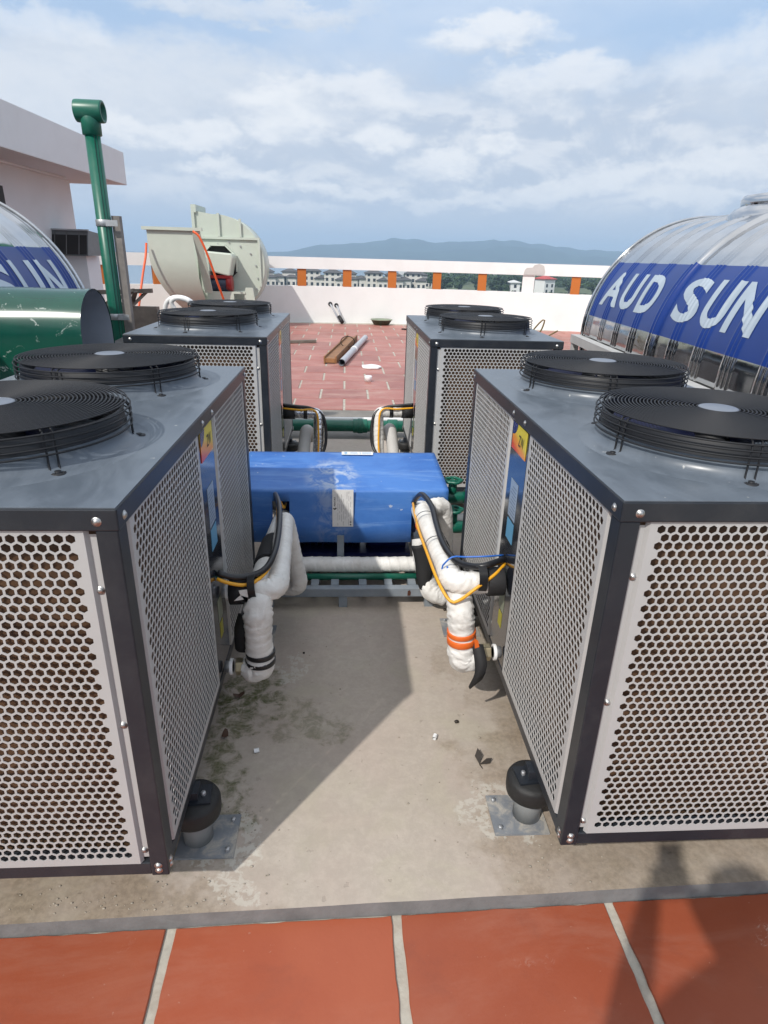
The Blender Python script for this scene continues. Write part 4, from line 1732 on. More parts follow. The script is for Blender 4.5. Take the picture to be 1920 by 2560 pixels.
# name plate on the front face (text runs bottom to top)
npl = MB()
npl.box(-0.099, 0.007, yf - 0.0175, yf - 0.0145, 0.349, 0.550)
plate = part('name_plate', npl, mat('brushed_name_plate', (0.72, 0.72, 0.71), 0.4, metal=0.1, var=0.08, vscale=30), cv)
plf = yf - 0.0178
mt = axes((0, 0, 1), (-1, 0, 0), (0, -1, 0), (-0.087, plf, 0.487))
text_part('plate_text', 'PENTAX', 0.0085, M_ink, plate, mt, 0.02, 0.050)
mb = MB()
mb.prism([(-0.008, 0.0), (0.0, 0.009), (0.004, 0.004), (0.0, 0.0), (0.006, -0.006), (0.0, -0.010)],
         axes((0, 0, 1), (-1, 0, 0), (0, -1, 0), (-0.087, plf + 0.0002, 0.449)), 0.0006)
part('plate_logo', mb, M_ink, plate)
mb = MB()
for k in range(8):
    xx = -0.072 + 0.0092 * k
    z = 0.356
    while z < 0.535:
        ln = random.uniform(0.010, 0.045)
        if random.random() < 0.75:
            mb.box(xx, xx + 0.0013, plf - 0.0003, plf + 0.0002, z, min(z + ln, 0.540))
        z += ln + 0.012
part('plate_print', mb, M_greyink, plate)
mb = MB()
for zz in (0.357, 0.372):
    mb.box(-0.010, -0.003, plf - 0.0003, plf + 0.0002, zz, zz + 0.006)
part('plate_mark', mb, M_ink, plate)
# paper label folded over the back edge
mb = MB()
mb.box(-0.055, 0.122, yb_ - 0.06, yb_ - 0.004, zb_ + 0.0035, zb_ + 0.0045)
lab = part('paper_label', mb, M_paper, cv)
lab.rotation_euler = (0, 0, 0)
mb = MB()
zz = zb_ + 0.0048
mb.box(-0.040, -0.024, yb_ - 0.050, yb_ - 0.012, zz, zz + 0.0004)
mb.box(-0.030, -0.020, yb_ - 0.036, yb_ - 0.030, zz, zz + 0.0006)
mb.box(0.047, 0.052, yb_ - 0.050, yb_ - 0.012, zz, zz + 0.0004)
for k in range(4):
    mb.box(-0.008, 0.036, yb_ - 0.048 + 0.010 * k, yb_ - 0.045 + 0.010 * k, zz, zz + 0.0004)
    mb.box(0.060, 0.112, yb_ - 0.048 + 0.010 * k, yb_ - 0.045 + 0.010 * k, zz, zz + 0.0004)
part('label_print', mb, mat('blue_print', (0.25, 0.40, 0.55), 0.5), lab)

# green valves behind the right loop
vb = thing('gate_valve', 'green gate valve with round handwheel behind the looping white pipe', 'valve', (0.54, 3.02, 0.0))
mb = MB()
mb.cyl((-0.10, 0, 0.30), (0.12, 0, 0.30), 0.034, 20)
mb.cyl((-0.10, 0, 0.30), (-0.07, 0, 0.30), 0.046, 20)
mb.cyl((0.07, 0, 0.30), (0.10, 0, 0.30), 0.046, 20)
mb.cyl((0, 0, 0.30), (0, 0, 0.39), 0.024, 16)
part('valve_body', mb, M_green, vb)
mb = MB()
mb.tube([(0.045 * math.cos(2 * PI * k / 28) * (1 + 0.08 * math.cos(10 * PI * k / 28)), 0.045 * math.sin(2 * PI * k / 28) * (1 + 0.08 * math.cos(10 * PI * k / 28)), 0.40) for k in range(28)], 0.009, 8, closed=True)
mb.box(-0.04, 0.04, -0.006, 0.006, 0.394, 0.402)
mb.box(-0.006, 0.006, -0.04, 0.04, 0.3945, 0.4025)
part('handwheel', mb, M_green, vb)
vb2 = copy_tree(vb)
vb2.location = (0.56, 3.20, 0.10)
vb2['label'] = 'second green gate valve, set higher, close under the blue cover end'
o = part('insulated_pipe', wrapped([(0.46, 3.16, 0.27), (0.80, 3.16, 0.27)], 0.050, 0.01, 5.0), M_wrap)
tag(o, 'short white wrapped pipe between the green valves and the rear cabinet', 'pipe', 'white wrapped pipes')


# ------------------------------------------------------------------ cables
def cable(name, pts, r, m, label, n=8, step=0.015):
    mb = MB()
    mb.tube(spline(pts, step), r, n)
    o = part(name, mb, m)
    return tag(o, label, 'cable')


cable('cable', [(-0.468, 1.90, 0.622), (-0.42, 1.905, 0.602), (-0.365, 1.93, 0.592), (-0.315, 1.97, 0.600), (-0.292, 2.06, 0.620), (-0.294, 2.25, 0.632),
                (-0.318, 2.5, 0.628), (-0.366, 2.78, 0.575), (-0.372, 2.905, 0.478), (-0.37, 3.0, 0.455)], 0.0115, M_bcable,
      'thick black cable from left cabinet up to the notch of the blue cover')
cable('cable', [(-0.468, 1.885, 0.606), (-0.43, 1.885, 0.590), (-0.375, 1.90, 0.574), (-0.330, 1.94, 0.580), (-0.30, 2.02, 0.600), (-0.300, 2.25, 0.612),
                (-0.325, 2.5, 0.606), (-0.350, 2.78, 0.540), (-0.342, 2.905, 0.455), (-0.34, 3.0, 0.44)], 0.0065, M_ycable,
      'yellow cable hanging with the black one beside left cabinet')
cable('cable', [(0.541, 1.975, 0.632), (0.50, 1.94, 0.638), (0.445, 1.92, 0.632), (0.40, 1.97, 0.612), (0.366, 2.04, 0.605), (0.345, 2.16, 0.610),
                (0.345, 2.35, 0.610), (0.345, 2.52, 0.622), (0.325, 2.72, 0.600), (0.312, 2.90, 0.490), (0.33, 3.0, 0.45)], 0.0125, M_bcable,
      'thick black cable from right cabinet along the white pipe to blue cover')
cable('cable', [(0.541, 1.96, 0.622), (0.49, 1.90, 0.610), (0.42, 1.872, 0.570), (0.368, 1.868, 0.528), (0.335, 1.876, 0.520), (0.300, 1.94, 0.560),
                (0.284, 2.15, 0.572), (0.278, 2.4, 0.562), (0.285, 2.62, 0.545), (0.297, 2.80, 0.520), (0.312, 2.92, 0.465), (0.33, 3.0, 0.43)], 0.0058, M_ycable,
      'yellow cable kinked over the white elbow of the right cabinet')
cable('cable', [(0.540, 1.99, 0.642), (0.47, 1.96, 0.652), (0.40, 1.98, 0.640), (0.352, 1.98, 0.640), (0.322, 1.98, 0.610), (0.318, 1.985, 0.590),
                (0.332, 1.965, 0.588), (0.335, 1.975, 0.605)], 0.0034, M_bluecable,
      'thin blue wire looped over the cables at the right cabinet')

# ------------------------------------------------------------------ pipes between the rear cabinets
gp = thing('green_pipe', 'thick green pipe with couplings crossing the gap between the rear cabinets', 'pipe', (0, 6.0, 0.075))
mb = MB()
mb.cyl((-2.0, 0, 0), (2.0, 0, 0), 0.056, 28)
part('pipe_run', mb, M_green, gp)
for xx, hw in ((0.11, 0.07), (0.43, 0.05), (-0.75, 0.06)):
    mb = MB()
    mb.cyl((xx - hw, 0, 0), (xx + hw, 0, 0), 0.068, 28)
    if hw > 0.06:
        mb.cyl((xx - hw * 0.35, 0, 0), (xx + hw * 0.35, 0, 0), 0.074, 28)
    part('coupling', mb, M_green, gp, bevel=0.003)
mb = MB()
mb.cyl((-2.0, 6.16, 0.10), (2.0, 6.16, 0.10), 0.022, 16)
o = part('white_pipe', mb, M_whiteplastic)
tag(o, 'thin white pipe running behind the thick green pipe', 'pipe')
for (nm, xin, s, lab1, lab2) in (('l', -0.4935, 1, 'foil wrapped bent pipe from rear left cabinet with yellow cable', 'grey white pipe stub behind blue cover at rear left cabinet'),
                                 ('r', 0.4762, -1, 'white bent pipe from rear right cabinet with yellow cable', 'grey white pipe stub behind blue cover at rear right cabinet')):
    yb0 = 3.7352 + 0.83 if s > 0 else 3.8036 + 0.83
    t = thing('insulated_pipe', lab1, 'pipe', group='pipes at the rear cabinets')
    mb = MB()
    mb.cyl((xin, yb0, 0.545), (xin + s * 0.085, yb0, 0.545), 0.050, 20)
    part('black_sleeve', mb, M_foam, t)
    part('wrap', wrapped([(xin + s * 0.08, yb0, 0.545), (xin + s * 0.265, yb0, 0.54), (xin + s * 0.255, yb0 - 0.10, 0.16), (xin + s * 0.24, yb0 - 0.5, 0.14)],
                         0.042, [0.05, 0.05], 2.0 * s), M_foil if s > 0 else M_wrap, t)
    band(t, (xin + s * 0.150, yb0, 0.543), (xin + s * 0.178, yb0, 0.542), 0.046, M_tape)
    t = thing('insulated_pipe', lab2, 'pipe', group='pipes at the rear cabinets')
    mb = MB()
    mb.tube(fillet([(xin + s * 0.02, yb0 - 0.25, 0.16), (xin + s * 0.14, yb0 - 0.15, 0.20), (xin + s * 0.16, yb0 + 0.10, 0.40), (xin + s * 0.19, yb0 + 0.20, 0.30)], 0.06), 0.046, 18)
    part('wrap', mb, mat('grey_wrap', (0.46, 0.45, 0.43), 0.6, var=0.1, bump=0.3, bscale=50), t)
    mb = MB()
    mb.tube([(xin + s * 0.03, yb0 - 0.24, 0.165), (xin + s * 0.12, yb0 - 0.165, 0.195)], 0.056, 18)
    part('black_sleeve', mb, M_foam, t)
    cable('cable', [(xin, yb0 - 0.02, 0.605), (xin + s * 0.10, yb0 - 0.02, 0.595), (xin + s * 0.20, yb0 - 0.01, 0.580), (xin + s * 0.29, yb0 - 0.03, 0.53),
                    (xin + s * 0.315, yb0 - 0.07, 0.40), (xin + s * 0.295, yb0 - 0.12, 0.28), (xin + s * 0.20, yb0 - 0.25, 0.19)], 0.0115, M_bcable,
          'black cable bowed out from rear %s cabinet' % ('left' if s > 0 else 'right'))
    cable('cable', [(xin, yb0 - 0.03, 0.580), (xin + s * 0.12, yb0 - 0.05, 0.575), (xin + s * 0.24, yb0 - 0.05, 0.565), (xin + s * 0.26, yb0 - 0.09, 0.42),
                    (xin + s * 0.258, yb0 - 0.13, 0.28), (xin + s * 0.24, yb0 - 0.15, 0.22)], 0.0072, M_ycable,
          'yellow cable along bent pipe of rear %s cabinet' % ('left' if s > 0 else 'right'))


# ------------------------------------------------------------------ stainless water tanks
RT = 0.9


def rib(sv):
    """radius offset of the corrugations, sv = distance from the far end (>=0)"""
    if sv < 0.03:
        return 0.004
    q = (sv - 0.125) % 0.320
    if q > 0.160:
        q -= 0.320
    d = 0.0
    for c in (-0.040, 0.0, 0.040):
        d += 0.0080 * math.exp(-((q - c) / 0.0110) ** 2)
    for c in (1.455,):
        d += 0.022 * math.exp(-((sv - c) / 0.014) ** 2)
    return d


def tank(name, label, loc, az, side, length=3.9):
    """axis local -y from the far end; side -1: band on the -x flank, +1 on the +x flank"""
    t = thing(name, label, 'water tank', loc, az, 'horizontal stainless water tanks')

    def S(sv, th, off=0.0):
        r = RT - 0.010 + rib(sv) + off
        return (side * r * math.cos(th), -sv, r * math.sin(th))

    ss = [0.008 * k for k in range(int(length / 0.008) + 1)]
    mb = MB()
    nth = 72
    for sv in ss:
        for k in range(nth):
            mb.v.append(S(sv, 2 * PI * k / nth))
    for i in range(len(ss) - 1):
        for k in range(nth):
            k2 = (k + 1) % nth
            mb.face((i * nth + k, i * nth + k2, (i + 1) * nth + k2, (i + 1) * nth + k), True)
    part('tank_body', mb, M_steel, t)
    # domed ends
    for (y0, d) in ((0.0, 1), (-length, -1)):
        mb = MB()
        m_ = axes((1, 0, 0), (0, 0, 1) if d < 0 else (0, 0, -1), (0, d, 0), (0, y0, 0))
        prof = [(RT - 0.012, 0.0), (RT - 0.03, 0.05), (RT - 0.10, 0.11), (RT * 0.7, 0.17), (RT * 0.4, 0.215), (0.001, 0.235)]
        mb.lathe(prof, 64, m_)
        part('end_dome', mb, M_steel, t)
    for sv in (0.0, length):
        mb = MB()
        mb.tube([(side * (RT + 0.002) * math.cos(2 * PI * k / 96), -sv, (RT + 0.002) * math.sin(2 * PI * k / 96)) for k in range(96)], 0.010, 8, closed=True)
        part('end_seam', mb, M_steel, t)
    # painted band
    mb = MB()
    th0, th1 = R(9.6), R(38.2)
    nt = 12
    ss2 = [s_ for s_ in ss if s_ > 0.06]
    for sv in ss2:
        for k in range(nt + 1):
            mb.v.append(S(sv, th0 + (th1 - th0) * k / nt, 0.0012))
    for i in range(len(ss2) - 1):
        for k in range(nt):
            a = i * (nt + 1) + k
            mb.face((a, a + 1, a + nt + 2, a + nt + 1), True)
    part('blue_band', mb, M_bandblue, t)
    # lettering wrapped on the ribbed shell
    if side < 0:
        letters = (('A', 0.205, 0.580), ('U', 0.615, 0.885), ('D', 0.960, 1.235), ('S', 1.545, 1.835), ('U', 1.895, 2.140), ('N', 2.170, 2.450))
    else:
        letters = (('N', 0.205, 0.450), ('U', 0.500, 0.760), ('S', 0.810, 1.090), ('D', 1.50, 1.77), ('U', 1.83, 2.10), ('A', 2.13, 2.50))
    for word, s0, s1 in letters:
        me = text_mesh(word, 1.0, 0.027, 0.0, 1.0, 6)
        bm = bmesh.new()
        bm.from_mesh(me)
        xs = [v.co.x for v in bm.verts]
        ys = [v.co.y for v in bm.verts]
        x0, x1, y0, y1 = min(xs), max(xs), min(ys), max(ys)
        for v in bm.verts:
            v.co.x = (v.co.x - x0) / (x1 - x0) * (s1 - s0)
            v.co.y = (v.co.y - y0) / (y1 - y0) * (R(32.6) - R(15.8)) * RT
            v.co.z = 0
        k = 0.008 * math.ceil(s0 / 0.008) - s0 if side < 0 else s1 - 0.008 * math.floor(s1 / 0.008)
        k = k if k > 1e-4 else k + 0.008
        while k < s1 - s0 - 1e-4:
            bmesh.ops.bisect_plane(bm, geom=bm.verts[:] + bm.edges[:] + bm.faces[:], plane_co=(k, 0, 0), plane_no=(1, 0, 0))
            k += 0.008
        for k in range(1, 8):
            bmesh.ops.bisect_plane(bm, geom=bm.verts[:] + bm.edges[:] + bm.faces[:], plane_co=(0, 0.0335 * k, 0), plane_no=(0, 1, 0))
        for v in bm.verts:
            sv = s0 + v.co.x if side < 0 else s1 - v.co.x
            v.co = Vector(S(sv, R(15.8) + v.co.y / RT, 0.0038))
        bmesh.ops.recalc_face_normals(bm, faces=bm.faces)
        out = sum((f.normal.dot(Vector((f.calc_center_median().x, 0, f.calc_center_median().z))) for f in bm.faces))
        if out < 0:
            bmesh.ops.reverse_faces(bm, faces=bm.faces)
        bm.to_mesh(me)
        bm.free()
        me.materials.append(M_letter)
        me.name = 'lettering'
        link('lettering', me, t)
    # hatch on top
    mb = MB()
    hm = Matrix.Translation((0, -0.98, RT - 0.045))
    mb.lathe([(0.345, -0.10), (0.335, -0.005), (0.30, 0.035), (0.27, 0.05), (0.265, 0.06)], 40, hm)
    mb.lathe([(0.268, 0.055), (0.272, 0.09), (0.255, 0.115), (0.14, 0.135), (0.001, 0.14)], 40, hm)
    hatch = part('hatch', mb, M_steel, t)
    mb = MB()
    mb.box(-0.10, 0.10, -0.995, -0.965, RT + 0.085, RT + 0.125)
    part('hatch_handle', mb, M_zinc, hatch)
    return t


def tank_stand(name, label, loc, az, side, length=3.9):
    """painted steel angle rails along both flanks on posts"""
    t = thing(name, label, 'tank stand', loc, az, 'tank stands')
    zr = -0.02
    for sx in (-1, 1):
        mb = MB()
        mb.box(sx * (RT + 0.003), sx * (RT + 0.075), -length - 0.05, 0.05, zr - 0.006, zr)
        mb.box(sx * (RT + 0.069), sx * (RT + 0.075), -length - 0.05, 0.05, zr - 0.065, zr - 0.0065)
        part('side_rail', mb, M_stand, t)
        for yy in (0.02, -1.3, -2.6, -length):
            mb = MB()
            mb.box(sx * (RT + 0.015), sx * (RT + 0.066), yy - 0.03, yy + 0.03, -loc[2] - 0.04, zr - 0.007)
            part('post', mb, M_stand, t)
    for yy in (0.02, -1.3, -2.6, -length):
        mb = MB()
        mb.box(-RT - 0.014, RT + 0.014, yy - 0.025, yy + 0.025, -RT - 0.085, -RT - 0.03)
        part('cross_beam', mb, M_stand, t)
    return t


M_stand = mat('pale_grey_steel_paint', (0.42, 0.42, 0.41), 0.5, var=0.12, vscale=8, dust=0.2)
tank('water_tank', 'ribbed stainless water tank at right with whole blue AUD SUN band in view', (2.845, 5.224, 1.085), R(-4.0), -1)
tank_stand('tank_stand', 'pale grey steel stand holding the right hand water tank', (2.845, 5.224, 1.085), R(-4.0), -1)
tank('water_tank', 'ribbed stainless water tank at left behind the green hood, only SUN showing', (-2.61, 4.446, 1.077), 0.0, 1)
tank_stand('tank_stand', 'pale grey steel stand holding the left hand water tank', (-2.61, 4.446, 1.077), 0.0, 1)

# ------------------------------------------------------------------ green hood left
hd = thing('sheet_hood', 'glossy green arched sheet metal hood with open grey end at left', 'hood')
HX0, HX1 = -1.735, -1.235
HY, HR = 3.19, 0.205
ztop = 1.455
mb = MB()
prof = []
for k in range(21):
    a = PI * k / 20
    prof.append((HY - HR * math.cos(a), ztop - HR + HR * math.sin(a)))
prof = [(HY - HR + 0.01, 0.35)] + prof + [(HY + HR + 0.03, 0.35)]
nn = 14
for k in range(nn + 1):
    x = HX0 + (HX1 - HX0) * k / nn
    for (yy, zz) in prof:
        mb.v.append((x, yy + 0.004 * noise.noise(Vector((x * 3, zz * 3, 1))), zz + 0.004 * noise.noise(Vector((x * 4, yy * 4, 5)))))
m_ = len(prof)
for k in range(nn):
    for j in range(m_ - 1):
        a = k * m_ + j
        mb.face((a, a + 1, a + m_ + 1, a + m_), True)
o = part('hood_sheet', mb, M_hood, hd)
mb = MB()
for k in (0, 1):
    x = HX0 + 0.002 if k == 0 else HX1 - 0.0035
    for (yy, zz) in prof:
        c = Vector((HY, ztop - HR))
        p = Vector((yy, zz))
        if zz > ztop - HR:
            p = c + (p - c) * 0.985
        else:
            p.x += 0.0035 if yy < HY else -0.0035
        mb.v.append((x, p.x, p.y))
for j in range(m_ - 1):
    mb.face((j, j + 1, m_ + j + 1, m_ + j), True)
part('hood_lining', mb, M_hoodin, hd)
for xx in (HX1 - 0.05, HX0 + 0.02):
    for yy in (HY - 0.19, HY + 0.17):
        mb = MB()
        mb.box(xx, xx + 0.03, yy, yy + 0.025, 0.0, 0.6)
        part('leg', mb, M_hoodin, hd)

# ------------------------------------------------------------------ green vent pipe with post
vp = thing('vent_pipe', 'tall green vent pipe topped by an open tee beside the blower', 'pipe', (-1.765, 5.0, 0))
mb = MB()
mb.cyl((0, 0, -0.04), (0, 0, 2.40), 0.050, 28)
part('pipe_shaft', mb, M_green, vp)
mb = MB()
for a in (R(-35), R(145), R(-60)):
    c, s_ = math.cos(a), math.sin(a)
    mb.bar((0.0503 * c, 0.0503 * s_, 0.0), (0.0503 * c, 0.0503 * s_, 2.36), 0.004, 0.004)
part('stripe', mb, M_greenline, vp)
mb = MB()
mb.lathe([(0.050, 2.34), (0.063, 2.345), (0.064, 2.43), (0.060, 2.45)], 28)
tm = axes((0, 1, 0), (0, 0, 1), (1, 0, 0), (-0.088, 0, 2.485))
mb.lathe([(0.066, 0.0), (0.068, 0.012), (0.068, 0.170), (0.066, 0.180), (0.052, 0.180), (0.052, 0.0), (0.066, 0.0)], 32, tm)
part('tee', mb, M_green, vp)
for zz in (1.80, 1.16):
    mb = MB()
    mb.lathe([(0.054, zz - 0.022), (0.056, zz - 0.02), (0.056, zz + 0.02), (0.054, zz + 0.022)], 28)
    mb.box(0.03, 0.112, -0.058, -0.053, zz - 0.02, zz + 0.02)
    part('clamp', mb, M_zinc, vp)
sp = thing('support_post', 'weathered steel post strapped to the green vent pipe', 'post', (-1.683, 5.03, 0))
mb = MB()
mb.box(-0.028, 0.028, -0.028, 0.028, -0.04, 1.85)
part('shaft', mb, mat('weathered_post', (0.21, 0.19, 0.175), 0.7, metal=0.2, var=0.35, vscale=7, bump=0.3), sp)
mb = MB()
mb.bar((0.06, -0.10, 1.03), (-0.13, -0.10, 0.94), 0.03, 0.055)
part('brace', mb, M_zinc, sp)

# ------------------------------------------------------------------ centrifugal blower
bw = thing('blower', 'pale green centrifugal blower with scroll housing and belt guard near the parapet', 'blower', (-3.42, 15.35, -0.04))
B = lambda x, z: (x, z)
# rear scroll: flat side facing the camera, discharge upward on the left
cx, cz = 0.45, 1.42


def scroll_outline(r0, r1, a0, a1, n):
    return [(cx + (r0 + (r1 - r0) * k / n) * math.cos(a0 + (a1 - a0) * k / n), cz + (r0 + (r1 - r0) * k / n) * math.sin(a0 + (a1 - a0) * k / n)) for k in range(n + 1)]


arc = scroll_outline(1.02, 1.14, R(92), R(-118), 40)
poly = [(0.02, 2.55), (0.02, 0.62)]
out = [(0.02, 2.50)] + arc + [(0.02, 0.55)]
mb = MB()
mt = axes((1, 0, 0), (0, 0, 1), (0, 1, 0), (0, 0.05, 0))
n = len(out)
i0 = mb.pts([mt @ Vector((x, z, 0)) for x, z in out] + [mt @ Vector((x, z, 0.95)) for x, z in out])
mb.face([i0 + k for k in range(n)])
mb.face([i0 + n + k for k in range(n)][::-1])
for k in range(n):
    k2 = (k + 1) % n
    mb.face((i0 + k, i0 + n + k, i0 + n + k2, i0 + k2), 0 < k < n - 2)
part('scroll_housing', mb, M_blower, bw)
mb = MB()
mb.box(-0.03, 0.08, 0.0, 1.05, 2.46, 2.62)
mb.box(-0.03, 0.035, 0.0, 0.06, 0.75, 2.46)
part('outlet_flange', mb, M_blower, bw)
for (x, z0_, z1_) in ((0.55, 1.98, 2.46), (1.02, 1.98, 2.36), (1.42, 0.95, 1.93)):
    mb = MB()
    mb.box(x - 0.025, x + 0.025, 0.0, 0.05, z0_, z1_)
    part('stiffener', mb, M_blower, bw)
mb = MB()
mb.box(0.08, 1.44, 0.0, 0.055, 1.935, 1.985)
part('stiffener', mb, M_blower, bw)
# inlet opening, octagonal ring
mb = MB()
ring = [(0.62 + 0.42 * math.cos(R(22.5 + 45 * k)), 1.42 + 0.42 * math.sin(R(22.5 + 45 * k))) for k in range(8)]
mb.prism(ring, axes((1, 0, 0), (0, 0, 1), (0, -1, 0), (-0.1, 0.048, 0)), 0.01)
part('inlet_opening', mb, M_darkvoid, bw)
mb = MB()
ri = [(0.52 + 0.42 * math.cos(R(22.5 + 45 * k)), 1.42 + 0.42 * math.sin(R(22.5 + 45 * k))) for k in range(8)]
for k in range(8):
    k2 = (k + 1) % 8
    if k in (5, 6):
        continue
    mb.bar((ri[k][0], -0.02, ri[k][1]), (ri[k2][0], -0.02, ri[k2][1]), 0.14, 0.03, up=(0, 0, 1))
part('inlet_ring', mb, M_blower, bw)
# front scroll: second housing turned so its rolled wrapper faces the camera
mb = MB()
wr = []
for k in range(31):
    t = k / 30
    a = t * R(80)
    wr.append((0.0 - 0.95 * (1 - math.cos(a)) * 0.0, 0))
yz = [(-1.30, 2.08)] + [(-1.30 + 1.15 * (1 - math.cos(R(78) * k / 20)), 1.55 - 1.25 * math.sin(R(78) * k / 20)) for k in range(21)]
base = len(mb.v)
for (yy, zz) in yz:
    tt = max(0.0, (1.55 - zz) / 1.25)
    mb.v.append((-0.66 + 0.62 * tt ** 1.7, yy, zz))
    mb.v.append((0.26 + 0.14 * tt, yy, zz))
for k in range(len(yz) - 1):
    a = base + 2 * k
    mb.face((a, a + 1, a + 3, a + 2), True)
part('rolled_wrapper', mb, M_blower, bw)
mb = MB()
c0 = mb.pts([(-0.66 + 0.62 * max(0.0, (1.55 - zz) / 1.25) ** 1.7, yy, zz) for yy, zz in yz] + [(-0.10, -0.03, 0.33), (-0.66, -0.03, 2.08)])
mb.face([c0 + k for k in range(len(yz) + 2)])
part('housing_side', mb, M_blower, bw)
mb = MB()
mb.box(-0.74, 0.46, -1.36, -1.28, 2.05, 2.11)
mb.box(-0.74, -0.66, -1.28, 0.0, 2.05, 2.11)
part('outlet_frame', mb, M_blower, bw)
mb = MB()
mb.bar((0.33, -1.31, 2.05), (0.42, -0.9, 0.85), 0.16, 0.05, up=(0, 1, 0))
part('edge_strip', mb, M_blower, bw)
# belt guard, motor, pedestal
mb = MB()
mb.prism([(-0.36, 0.22), (0.36, 0.17), (0.40, 0.10), (0.30, -0.30), (-0.30, -0.16), (-0.38, 0.06)],
         axes((1, 0, 0), (0, 0, 1), (0, 1, 0), (0.52, -0.55, 1.47)), 0.5)
part('belt_guard', mb, M_blower, bw, bevel=0.03)
mb = MB()
mb.cyl((0.30, -0.45, 1.00), (0.78, -0.45, 1.00), 0.15, 24)
part('motor', mb, M_motor2, bw, bevel=0.02)
mb = MB()
mb.cyl((0.74, -0.45, 1.02), (0.86, -0.45, 1.02), 0.165, 24)
mb.box(0.26, 0.84, -0.58, -0.32, 1.13, 1.19)
part('motor_end', mb, M_motor, bw)
mb = MB()
mb.box(0.40, 0.90, -0.62, -0.55, 0.0, 0.82)
mb.box(0.32, 0.40, -0.62, 0.0, 0.0, 1.55)
mb.box(0.40, 1.15, -0.62, -0.1, 0.82, 0.86)
mb.prism([(1.00, 0.0), (1.45, 0.0), (1.32, 0.95), (1.16, 0.95)], axes((1, 0, 0), (0, 0, 1), (0, 1, 0), (0, -0.60, 0)), 0.06)
mb.box(0.1, 1.6, -0.65, 1.0, 0.0, 0.06)
part('pedestal', mb, M_blower, bw)
mb = MB()
pts = [(0.11 * math.cos(t) + (0.09 if math.cos(t) > 0 else -0.09), 0.055 * math.sin(t)) for t in [2 * PI * k / 20 for k in range(20)]]
mb.prism(pts, axes((1, 0, 0), (0, 0, 1), (0, -1, 0), (0.63, -0.621, 0.48)), 0.004)
part('slot', mb, M_darkvoid, bw)
for (x, z) in ((0.50, 1.83), (0.75, 1.88), (1.0, 1.80), (1.22, 1.65), (1.33, 1.40), (1.36, 1.13), (1.32, 0.90), (1.22, 0.72)):
    mb = MB()
    mb.cyl((x, 0.055, z), (x, 0.02, z), 0.018, 8)
    part('bolt', mb, M_zinc, bw)
cable('cable', [(-3.12, 13.92, 2.00), (-3.00, 13.90, 1.90), (-2.86, 13.92, 1.55), (-2.74, 14.0, 1.10), (-2.62, 14.2, 0.55), (-2.58, 14.3, 0.05)], 0.024, M_orcable,
      'orange cable hanging in front of the blower belt guard', step=0.05)
cable('cable', [(-4.08, 13.95, 1.75), (-4.08, 13.8, 1.50), (-4.12, 13.6, 1.15), (-4.18, 13.3, 0.55), (-4.22, 13.0, -0.02)], 0.024, M_orcable,
      'orange cable dropping down left side of the blower', step=0.05)

# white coiled hose by the rear left cabinet
mb = MB()
mb.tube(spline([(-1.62, 5.78, 0.9), (-1.60, 5.75, 1.17), (-1.52, 5.72, 1.255), (-1.40, 5.70, 1.25), (-1.33, 5.70, 1.18), (-1.38, 5.68, 1.10), (-1.47, 5.68, 1.13),
                (-1.52, 5.66, 1.22), (-1.46, 5.64, 1.262), (-1.36, 5.64, 1.235), (-1.32, 5.64, 1.15), (-1.36, 5.64, 1.05)], 0.02), 0.020, 10)
o = part('hose', mb, M_whiteplastic)
tag(o, 'loops of white hose showing behind the rear left cabinet', 'hose')
mb = MB()
mb.tube(spline([(1.40, 5.30, 0.70), (1.43, 5.20, 0.98), (1.50, 5.12, 1.14), (1.555, 5.10, 1.20), (1.545, 5.10, 1.13), (1.50, 5.1, 1.02), (1.66, 5.05, 1.12)], 0.02), 0.006, 8)
o = part('cable', mb, mat('brown_yellow_cable', (0.16, 0.105, 0.03), 0.5))
tag(o, 'brownish yellow cable curling up behind the rear right cabinet', 'cable')

# vent hood box on a white pier at far left
vh = thing('vent_hood', 'dark open rectangular vent hood standing before the white rooftop building', 'vent', (-3.90, 10.0, 0))
mb = MB()
mb.prism([(0.20, 1.53), (0.20, 1.83), (-0.24, 1.86), (-0.36, 1.53)], axes((0, 1, 0), (0, 0, 1), (1, 0, 0), (-0.30, 0, 0)), 0.55)
part('hood_box', mb, mat('galvanised_hood', (0.16, 0.17, 0.175), 0.5, metal=0.3, var=0.15), vh)
mb = MB()
e0, e1 = Vector((0, -0.366, 1.545)), Vector((0, -0.250, 1.845))
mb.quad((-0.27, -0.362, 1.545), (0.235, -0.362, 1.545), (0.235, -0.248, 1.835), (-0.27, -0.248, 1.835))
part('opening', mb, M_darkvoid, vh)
for x in (-0.2, -0.04, 0.13):
    mb = MB()
    mb.bar((x, -0.368, 1.545), (x, -0.254, 1.835), 0.012, 0.006, up=(0, -1, 0))
    part('mullion', mb, mat('hood_frame', (0.13, 0.13, 0.13), 0.5), vh)
mb = MB()
mb.bar((-0.31, -0.25, 1.862), (0.26, -0.25, 1.862), 0.05, 0.02)
part('top_edge', mb, M_zinc, vh)
mb = MB()
mb.box(-0.33, 0.16, -0.2, 0.3, -0.045, 1.525)
part('pier', mb, M_wall2, vh)
tp = thing('timber_pile', 'small pile of grey timber offcuts between left tank and vent pipe', 'timber')
mb = MB()
mb.box(-3.2, -2.4, 8.3, 8.42, -0.045, 0.97)
part('support', mb, M_wood, tp)
mb = MB()
mb.bar((-3.25, 8.36, 1.12), (-2.45, 8.36, 1.16), 0.06, 0.05)
part('plank', mb, M_wood, tp)
